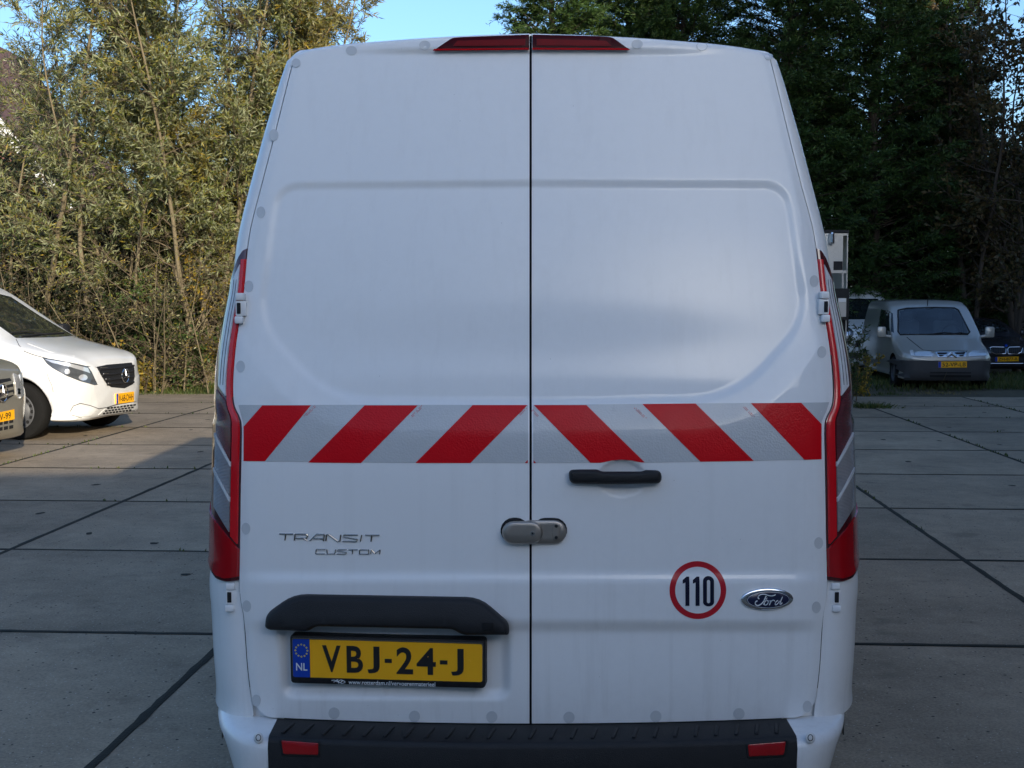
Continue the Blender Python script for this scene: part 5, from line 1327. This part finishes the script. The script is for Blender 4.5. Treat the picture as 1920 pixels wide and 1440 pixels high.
def broad_tree(name, base, height, stems, spread, seed, mats, label, cat, group=None, r0=.05, branch_every=.22, blen=(.7, 1.7), twigs=9, tlen=(.25, .6), nleaf=12, leaf=(.07, .02), start=.12, lean=(0, 0), thin_low=0.0, upright=.9, keep=None, bare=0.0):
    """many-stemmed tree or shrub: stems, branches, twigs and single leaves"""
    rng = np.random.default_rng(seed); root = empty(name, base)
    SA, SB, sr, se = [], [], [], []
    bA, bB, br_, be_ = [], [], [], []
    tw_p, tw_d = [], []
    for s in range(stems):
        az = rng.uniform(0, 2 * math.pi); rr = spread * .18 * math.sqrt(rng.random())
        h = height * rng.uniform(.72, 1.05); tilt = rng.uniform(.02, .36) * spread / height * 2.2
        d = np.array([math.cos(az) * tilt + lean[0], math.sin(az) * tilt + lean[1], 1.0])
        k = max(6, int(h / .35)); P = chain((rr * math.cos(az), rr * math.sin(az), -.15), d / np.linalg.norm(d), h, k, .055, rng, up=.018)
        r = r0 * rng.uniform(.6, 1.15) * (1 - np.linspace(0, 1, k + 1) * .88)
        SA.append(P[:-1]); SB.append(P[1:]); sr.append(r[:-1]); se.append(r[1:])
        nb = int(h * (1 - start) / branch_every)
        for b in range(nb):
            t = start + (1 - start) * (b + rng.random()) / nb; i = min(int(t * k), k - 1); p = P[i] + (P[i + 1] - P[i]) * (t * k - i)
            if thin_low and rng.random() < thin_low * (1 - t) ** 1.5: continue
            a = rng.uniform(0, 2 * math.pi); el = rng.uniform(.25, 1.0) * upright
            L = rng.uniform(*blen) * (1 - .55 * t) * (.75 + .5 * (t > .15))
            q = chain(p, (math.cos(a), math.sin(a), el), L, 4, .16, rng, up=.05)
            rb = r[i] * .42 * np.linspace(1, .3, 5); bA.append(q[:-1]); bB.append(q[1:]); br_.append(rb[:-1]); be_.append(rb[1:])
            if rng.random() < bare: continue
            nt = twigs; u = rng.uniform(.15, 1.0, nt) * 4; ii = np.minimum(u.astype(int), 3); pp = q[ii] + (q[ii + 1] - q[ii]) * (u - ii)[:, None]
            dd = unit(q[ii + 1] - q[ii]) + rng.normal(size=(nt, 3)) * .65 + [0, 0, .15]
            tw_p.append(pp); tw_d.append(unit(dd))
    tp, td = np.concatenate(tw_p), np.concatenate(tw_d); nt = len(tp); tl = rng.uniform(tlen[0], tlen[1], nt)
    te = tp + td * tl[:, None] + np.array([0, 0, -.06]) * tl[:, None]
    bV = merge([prisms(np.concatenate(bA), np.concatenate(bB), np.concatenate(br_), np.concatenate(be_), 4), prisms(tp, te, .005, .002, 3)])
    for a_, b_, c_, e_ in zip(SA, SB, sr, se):
        v_, q_ = prisms(a_, b_, c_, e_, 7); link('stem', mesh_np('stem', v_, q_, True), mats[0], root)
    tag(link('branches', mesh_np('branches', bV[0], bV[1], False), mats[1], root), kind='stuff')
    k = np.tile(np.linspace(.12, 1.0, nleaf), nt); ti = np.repeat(np.arange(nt), nleaf)
    P = tp[ti] + (te - tp)[ti] * k[:, None]; D = td[ti] * .9 + rng.normal(size=(len(ti), 3)) * .6 + [0, 0, -.12]
    sz = rng.uniform(.6, 1.25, len(ti))
    if keep is not None:
        W = P + np.array(base); m = keep(W, rng); P, D, sz = P[m], D[m], sz[m]
    v, q = leaves(P, D, leaf[0] * sz, leaf[1] * sz, rng)
    tag(link('crown', mesh_np('crown', v, q), mats[2], root), kind='stuff')
    tag(root, label, cat, group)
    return root

def conifer_meshes(seed, height, radius, whorl=.26, per=17, spray=34, nl=10):
    rng = np.random.default_rng(seed); A, B, ra, rb = [], [], [], []; LP, LD, LS = [], [], []
    z = .15
    while z < height - .25:
        t = z / height; Rz = radius * (1 - t) ** .55 * rng.uniform(.82, 1.12)
        for k in range(per):
            a = rng.uniform(0, 2 * math.pi); L = Rz * rng.uniform(.7, 1.08)
            if L < .12: continue
            q = chain((0, 0, z + rng.uniform(-.1, .1)), (math.cos(a), math.sin(a), .25 + .5 * t), L, 4, .07, rng, up=-.02)
            A.append(q[:-1]); B.append(q[1:]); r_ = .022 * (1 - t * .7) * np.linspace(1, .25, 5); ra.append(r_[:-1]); rb.append(r_[1:])
            ns = max(3, int(spray * L / radius)); u = (1 - rng.random(ns) ** 1.6 * .8) * 4; ii = np.minimum(u.astype(int), 3)
            p = q[ii] + (q[ii + 1] - q[ii]) * (u - ii)[:, None]; f = unit(q[ii + 1] - q[ii])
            sd = unit(np.cross(f, [0, 0, 1.0])) * rng.choice([-1, 1], ns)[:, None]
            d = unit(f * rng.uniform(.4, 1.2, (ns, 1)) + sd * rng.uniform(.1, .9, (ns, 1)) + rng.normal(size=(ns, 3)) * .22 + [0, 0, .12])
            ln = rng.uniform(.16, .38, ns)
            for j in range(nl):
                w = (j + .5) / nl; LP.append(p + d * (ln * w)[:, None] + [0, 0, -1] * (ln * w * w * .35)[:, None])
                LD.append(d + rng.normal(size=(ns, 3)) * .5 + [0, 0, -.25]); LS.append(np.full(ns, 1.1 - .5 * w))
        z += whorl * (1 - .35 * t)
    n = 12; tz = np.linspace(-.2, height * .97, n); T = np.stack([.05 * np.sin(tz), .05 * np.cos(tz * .8), tz], -1); tr_ = .16 * (1 - np.linspace(0, 1, n)) + .015
    tv = prisms(T[:-1], T[1:], tr_[:-1], tr_[1:], 8); bv = prisms(np.concatenate(A), np.concatenate(B), np.concatenate(ra), np.concatenate(rb), 4)
    P, D, S_ = np.concatenate(LP), np.concatenate(LD), np.concatenate(LS)
    lv = leaves(P, D, .135 * S_ * rng.uniform(.7, 1.3, len(P)), .030 * S_, rng)
    return mesh_np('trunk', *tv, True), mesh_np('branches', *bv), mesh_np('crown', *lv)

MT['bark'] = M('willow_bark', (.15, .12, .07), rough=.85, var=.3, scale=8, bump=.5, bscale=30)
MT['bark_dark'] = M('dark_bark', (.075, .055, .04), rough=.9, var=.3, scale=8, bump=.5, bscale=30)
MT['twig'] = M('twig_bark', (.10, .075, .045), rough=.8, var=.3, scale=10)
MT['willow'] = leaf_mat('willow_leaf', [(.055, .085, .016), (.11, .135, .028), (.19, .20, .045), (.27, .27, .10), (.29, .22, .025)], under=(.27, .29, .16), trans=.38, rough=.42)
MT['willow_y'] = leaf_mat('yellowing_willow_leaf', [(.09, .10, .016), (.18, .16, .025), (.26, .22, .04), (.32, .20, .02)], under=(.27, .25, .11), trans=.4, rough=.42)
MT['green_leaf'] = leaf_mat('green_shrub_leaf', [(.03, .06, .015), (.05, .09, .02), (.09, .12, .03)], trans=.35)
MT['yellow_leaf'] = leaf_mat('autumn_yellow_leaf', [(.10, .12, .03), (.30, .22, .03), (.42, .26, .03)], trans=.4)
MT['shaded_leaf'] = leaf_mat('shaded_undergrowth_leaf', [(.010, .018, .007), (.018, .027, .009), (.034, .036, .013)], trans=.25)  # leaf colours darkened to stand in for shade under the trees
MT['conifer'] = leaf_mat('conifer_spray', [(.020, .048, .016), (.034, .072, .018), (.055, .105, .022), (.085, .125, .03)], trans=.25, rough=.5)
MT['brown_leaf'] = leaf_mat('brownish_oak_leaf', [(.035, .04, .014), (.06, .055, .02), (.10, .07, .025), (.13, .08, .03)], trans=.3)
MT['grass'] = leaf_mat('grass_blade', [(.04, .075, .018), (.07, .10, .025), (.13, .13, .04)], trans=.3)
MT['dry_grass'] = leaf_mat('dry_grass_blade', [(.16, .14, .06), (.24, .20, .09)], trans=.3)

WM = [MT['bark'], MT['twig'], MT['willow']]; WY = [MT['bark'], MT['twig'], MT['willow_y']]
G1 = 'willows along the far side of the yard'
def lumps(W, f, sd):
    r = np.random.default_rng(sd); n = np.zeros(len(W))
    for k in range(7):
        d = r.normal(size=3); d /= np.linalg.norm(d); n += np.sin((W @ d) * f * r.uniform(.7, 1.9) + r.uniform(0, 6.3))
    return n / 2.2
def gappy(p, f=2.6, cut=-.85, sd=3):      # leaves gather in lumps with open gaps between them
    return lambda W, rng: (rng.random(len(W)) < p) & (lumps(W, f, sd) + rng.normal(size=len(W)) * .25 > cut)
def keep_sky(p):      # crown thins out where branches stand apart
    return lambda W, rng: rng.random(len(W)) < p
broad_tree('willow_tree', (-9.6, 25.6, 0), 8.8, 6, 3.4, 11, WM, 'loose silvery willow with sky gaps behind the white panel van', 'tree', G1, r0=.07, blen=(.7, 1.9), twigs=13, nleaf=17, leaf=(.13, .024), start=.30, keep=gappy(.75, cut=-.15, sd=7))
broad_tree('willow_tree', (-7.5, 24.6, 0), 9.6, 9, 3.2, 12, WM, 'tall silvery willow with many pale stems above the panel van bonnet', 'tree', G1, r0=.06, blen=(.7, 1.9), twigs=15, nleaf=20, leaf=(.13, .024), start=.2, keep=gappy(1.0, sd=4))
broad_tree('willow_tree', (-5.9, 24.2, 0), 10.0, 9, 3.0, 13, WM, 'dense olive willow with a straight pale trunk between two others', 'tree', G1, r0=.075, blen=(.7, 1.8), twigs=15, nleaf=20, leaf=(.13, .024), start=.22, keep=gappy(1.0, sd=5))
broad_tree('willow_tree', (-5.15, 24.8, 0), 9.4, 9, 2.0, 14, WY, 'yellowing willow beside the big van roof', 'tree', G1, r0=.06, blen=(.6, 1.5), twigs=15, nleaf=20, leaf=(.13, .024), start=.30, keep=gappy(1.0, sd=6))
broad_tree('willow_tree', (-11.2, 27.5, 0), 7.4, 7, 3.2, 15, WM, 'low willow at the picture edge before the brick gable', 'tree', G1, r0=.06, blen=(.7, 1.7), twigs=13, nleaf=17, leaf=(.13, .024), start=.30, keep=gappy(.7, cut=-.1, sd=8))
# thin arching bare branches in front
G2 = 'shrubs under the willows'
SH = [MT['twig'], MT['twig'], MT['shaded_leaf']]; SG = [MT['twig'], MT['twig'], MT['green_leaf']]; SY = [MT['twig'], MT['twig'], MT['yellow_leaf']]
for i, (x, y, h, sp, mats, lab, sd) in enumerate([
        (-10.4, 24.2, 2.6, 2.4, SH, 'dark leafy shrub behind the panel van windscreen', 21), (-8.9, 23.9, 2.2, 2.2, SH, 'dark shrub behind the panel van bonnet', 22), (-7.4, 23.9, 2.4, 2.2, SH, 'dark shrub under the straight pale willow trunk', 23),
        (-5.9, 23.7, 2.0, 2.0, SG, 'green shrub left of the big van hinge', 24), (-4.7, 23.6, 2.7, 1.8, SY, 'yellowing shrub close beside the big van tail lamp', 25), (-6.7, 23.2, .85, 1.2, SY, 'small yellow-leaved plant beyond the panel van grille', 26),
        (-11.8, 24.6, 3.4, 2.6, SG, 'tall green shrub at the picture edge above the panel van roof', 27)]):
    broad_tree('shrub', (x, y, 0), h, 9 if h > 1 else 6, sp, sd, mats, lab, 'shrub', G2, r0=.022, branch_every=.16, blen=(.4, 1.0) if h > 1 else (.15, .4), twigs=9, tlen=(.15, .4), nleaf=9, leaf=(.07, .04), start=.05, upright=.7)
def bare_shrub(x, y, h, sp, sd, lab):
    broad_tree('shrub', (x, y, 0), h, 11, sp, sd, [MT['bark'], MT['twig'], MT['willow_y']], lab, 'shrub', G2, r0=.02, branch_every=.2, blen=(.6, 1.6), twigs=6, tlen=(.2, .5), nleaf=4, leaf=(.06, .022), start=.1, upright=.6, bare=.35)
bare_shrub(-6.6, 23.4, 3.0, 4.2, 31, 'twiggy half-bare shrub with arching branches under the middle willow')
bare_shrub(-5.3, 23.3, 2.6, 3.6, 32, 'twiggy half-bare shrub with pale twigs next to the big van')
bare_shrub(-8.3, 23.6, 2.8, 3.8, 33, 'twiggy half-bare shrub above the panel van headlamp')
# thicket in shade-darkened leaf colours, filling the view behind the willows
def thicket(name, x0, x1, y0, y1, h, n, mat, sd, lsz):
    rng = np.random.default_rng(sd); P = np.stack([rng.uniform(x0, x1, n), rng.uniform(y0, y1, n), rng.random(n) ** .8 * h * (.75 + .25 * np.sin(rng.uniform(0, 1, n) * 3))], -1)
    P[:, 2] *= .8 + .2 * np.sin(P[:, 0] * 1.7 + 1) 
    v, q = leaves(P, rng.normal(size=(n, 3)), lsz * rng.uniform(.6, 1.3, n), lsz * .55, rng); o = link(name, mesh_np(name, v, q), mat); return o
tag(thicket('thicket', -19, -3.2, 26.8, 28.8, 5.2, 75000, MT['shaded_leaf'], 41, .15), 'dark leafy thicket filling the gaps behind the willows', 'thicket', kind='stuff')
tag(thicket('thicket', -1.0, 20, 33.8, 36.0, 9.6, 110000, MT['shaded_leaf'], 42, .2), 'dark leafy thicket behind the conifers and parked cars', 'thicket', kind='stuff')

# ---- conifers on the far right
CM = [conifer_meshes(51, 15.5, 2.3, .30), conifer_meshes(52, 14.5, 2.2, .30)]
G3 = 'conifers behind the parked cars'
con = [(.95, 30.6, 0, .92, .85, 'conifer with sunlit top standing just beyond the middle of the big van roof'), (4.2, 31.2, 1, 1.05, 1.08, 'conifer with sunlit tip over the big van roof corner'), (6.5, 30.4, 0, 1.08, 1.0, 'dark conifer rising behind the aluminium trailer'),
       (8.7, 31.0, 1, 1.12, 1.12, 'dark conifer rising behind the silver leisure van'), (3.0, 33.0, 1, 1.0, 1.0, 'shaded conifer in the second row behind the big van'), (10.7, 32.4, 0, 1.0, .85, 'dark conifer between the leisure van and the saloon')]
for i, (x, y, k, sx, sz, lab) in enumerate(con):
    r_ = empty('conifer_tree', (x, y, 0), i * 1.9); r_.scale = (sx, sx, sz)
    for nm, me, mt in zip(('trunk', 'branches', 'crown'), CM[k], (MT['bark_dark'], MT['bark_dark'], MT['conifer'])): link(nm, me, mt, r_)
    tag(r_, lab, 'tree', G3)
BR = [MT['bark_dark'], MT['bark_dark'], MT['brown_leaf']]
G4 = 'brownish broadleaf trees at the far right'
broad_tree('broadleaf_tree', (11.3, 29.6, 0), 9.6, 5, 3.6, 61, BR, 'brownish broadleaf tree with sky gaps above the black saloon', 'tree', G4, r0=.10, blen=(.8, 2.2), twigs=10, tlen=(.3, .7), nleaf=11, leaf=(.12, .065), start=.16, upright=.7)
broad_tree('broadleaf_tree', (13.2, 31.5, 0), 8.2, 5, 3.6, 62, BR, 'thinner brownish tree at the picture edge behind the saloon', 'tree', G4, r0=.09, blen=(.8, 2.2), twigs=9, tlen=(.3, .7), nleaf=11, leaf=(.12, .065), start=.14, upright=.7, keep=keep_sky(.7))

# ---- board fence behind the cars
fr = empty('board_fence', (5.0, 33.0, 0)); tag(fr, 'dark weathered board fence behind the black saloon', 'fence')
MT['board'] = M('weathered_board', (.075, .062, .05), rough=.85, var=.3, scale=5, bump=.4, bscale=30, obj_rand=.3)
bd = None
for i in range(64):
    if bd is None: o = MB().box((0, 0, .95), (.142, .025, 1.7), 0, .004).build('board', MT['board'], fr); bd = o.data
    else: o = link('board', bd, None, fr)
    o.location = (i * .152, random.uniform(-.006, .006), random.uniform(-.02, .02))
for z in (.45, 1.45): MB().box((4.8, .045, z), (9.8, .05, .09)).build('rail', MT['board'], fr)
for i in range(6): MB().box((i * 1.9 + .05, .11, .9), (.09, .09, 1.9)).build('post', MT['board'], fr)

# ---- grass and weeds
def blades(name, spots, mat, sd, hh=(.08, .25), parent=None):
    rng = np.random.default_rng(sd); P = np.array(spots); n = len(P)
    D = np.stack([rng.normal(size=n) * .35, rng.normal(size=n) * .35, np.ones(n)], -1); h = rng.uniform(hh[0], hh[1], n)
    v, q = leaves(P, D, h, .010 + .012 * rng.random(n), rng); return link(name, mesh_np(name, v, q), mat, parent)
def strip_spots(x0, x1, y0, y1, n, sd):
    rng = np.random.default_rng(sd); x = rng.uniform(x0, x1, n); y = rng.uniform(y0, y1, n) + .12 * np.sin(x * 2.3); keep = rng.random(n) < .35 + .65 * (np.sin(x * 1.9 + y) * np.cos(y * 2.1 + x) > -.2)
    x, y = x[keep], y[keep]; return np.stack([x, y, terrain_z(x, y) - .01], -1)
tag(blades('grass', strip_spots(-13, -3.6, 22.35, 24.2, 26000, 71), MT['grass'], 71, (.06, .20)), 'short dark grass along the foot of the willows', 'grass', kind='stuff')
tag(blades('grass', strip_spots(4.4, 14.5, 22.9, 27.5, 24000, 72), MT['grass'], 72, (.05, .17)), 'rough grass on the verge around the parked cars', 'grass', kind='stuff')
rng_j = np.random.default_rng(77); js = []
for k in range(-5, 6):
    c = C0 + SLAB * k; d = rng_j.uniform(9.0, 22.2, 190); w = lumps(np.stack([d, d * 0 + k, d * 0], -1), 1.6, 9) > .1; d = d[w]
    js.append(SR[None] * (c + rng_j.normal(size=len(d)) * .012)[:, None] + SF[None] * d[:, None])
for k in range(1, 8):
    d0 = D0 + SLAB * k; c = rng_j.uniform(-9, 9, 170); w = lumps(np.stack([c, c * 0 + k * 3, c * 0], -1), 1.6, 10) > .25; c = c[w]
    js.append(SR[None] * c[:, None] + SF[None] * (d0 + rng_j.normal(size=len(c)) * .010)[:, None])
js = np.concatenate(js); js = np.concatenate([js, np.full((len(js), 1), -.006)], 1)
tag(blades('joint_weeds', js, MT['grass'], 78, (.02, .045)), 'sparse moss and grass blades in the slab joints', 'weeds', kind='stuff')
def tuft(px, py, Y, n, r, hh, mat, sd, lab, flat=1.0):
    rng = np.random.default_rng(sd); c = at(px, py, Y); x = rng.normal(size=n) * r; y = rng.normal(size=n) * r * .6
    z0 = float(terrain_z(c[0], c[1])) if Y > 22.6 else .0
    o = empty('weed_tuft', (c[0], c[1], z0)); P = np.stack([x, y, np.zeros(n) - .005], -1)
    D = np.stack([x / r * .5 * flat + rng.normal(size=n) * .3, y / r * .4 + rng.normal(size=n) * .3, np.ones(n)], -1); h = rng.uniform(hh[0], hh[1], n)
    v, q = leaves(P, D, h, .008 + .012 * rng.random(n), rng); tag(link('blades', mesh_np('blades', v, q), mat, o), kind='stuff'); tag(o, lab, 'weed', 'weeds growing in the yard joints')
yy = lambda py: CAM_H * FPX / (py - 569)
tuft(1740, 727, yy(731), 160, .20, (.15, .62), MT['dry_grass'], 81, 'dry pale weed tuft before the silver leisure van bumper')
tuft(1632, 763, yy(765), 420, .17, (.03, .13), MT['grass'], 82, 'low green weed mat in a joint near the big van tail lamp', 1.5)
tuft(1660, 738, yy(741), 120, .18, (.03, .10), MT['grass'], 83, 'small weed patch in a joint before the leisure van wheel', 1.5)
tuft(1758, 735, yy(738), 140, .22, (.02, .07), MT['dry_grass'], 84, 'thin dry weeds lying in the joint beyond the yard slabs', 1.5)
broad_tree('weed_plant', tuple(at(1606, 715, 22.4) * [1, 1, 0] + [0, 0, -.02]), .95, 4, .5, 85, [MT['twig'], MT['twig'], MT['yellow_leaf']], 'thin climbing weed with yellow-green leaves beside the trailer post', 'plant', r0=.008, branch_every=.09, blen=(.06, .22), twigs=5, tlen=(.05, .12), nleaf=5, leaf=(.05, .035), start=.1)
broad_tree('weed_plant', tuple(at(1594, 660, 21.0) * [1, 1, 0] + [0, 0, -.02]), 1.7, 5, .6, 86, [MT['twig'], MT['twig'], MT['green_leaf']], 'tall weed hanging by the trailer locker', 'plant', r0=.010, branch_every=.1, blen=(.08, .28), twigs=5, tlen=(.06, .14), nleaf=6, leaf=(.05, .02), start=.2)

# ---- brick house behind the willows
hr = empty('brick_house', (-20.2, 43.0, -.05)); tag(hr, 'red brick house gable with white roof edge glimpsed through the willows', 'house')
W2, EV, AP, DP_ = 5.4, 4.9, 11.6, 10.0
link('gable_wall', mesh('gable_wall', [(-W2, 0, 0), (W2, 0, 0), (W2, 0, EV), (0, 0, AP), (-W2, 0, EV), (-W2, DP_, 0), (W2, DP_, 0), (W2, DP_, EV), (0, DP_, AP), (-W2, DP_, EV)], [(0, 1, 2, 3, 4), (1, 6, 7, 2), (5, 0, 4, 9), (6, 5, 9, 8, 7)]), MT['brick_red'], hr)
for s in (-1, 1):
    e = np.array([s * W2, 0, EV]); a = np.array([0, 0, AP]); d = (e - a) / np.linalg.norm(e - a); nrm = np.array([s * (AP - EV), 0, W2]) / math.hypot(AP - EV, W2)
    b_, t_ = a + d * -.0, e + d * .35
    q = [b_ + nrm * .02, t_ + nrm * .02, t_ + nrm * .16, b_ + nrm * .16]
    V = [p + [0, -.25, 0] for p in q] + [p + [0, DP_ + .25, 0] for p in q]
    link('roof_slope', mesh('roof_slope', V, [(0, 1, 2, 3), (7, 6, 5, 4), (0, 4, 5, 1), (1, 5, 6, 2), (2, 6, 7, 3), (3, 7, 4, 0)]), MT['roof_tile'], hr)
    V = [p + [0, -.33, 0] for p in (b_ - nrm * .16, t_ - nrm * .16, t_ + nrm * .17, b_ + nrm * .17)]; V = V + [p + [0, .07, 0] for p in V]
    link('verge_board', mesh('verge_board', V, [(0, 1, 2, 3), (7, 6, 5, 4), (0, 4, 5, 1), (1, 5, 6, 2), (2, 6, 7, 3), (3, 7, 4, 0)]), MT['frame_white'], hr)
for x, z in ((-2.2, 2.0), (2.2, 2.0), (0, 6.0), (2.6, 5.2)):
    w = MB().box((x, -.03, z), (1.2, .10, 1.4)).build('window', MT['frame_white'], hr); MB().box((x, -.075, z), (1.0, .03, 1.2)).build('pane', MT['window_glass'], w)
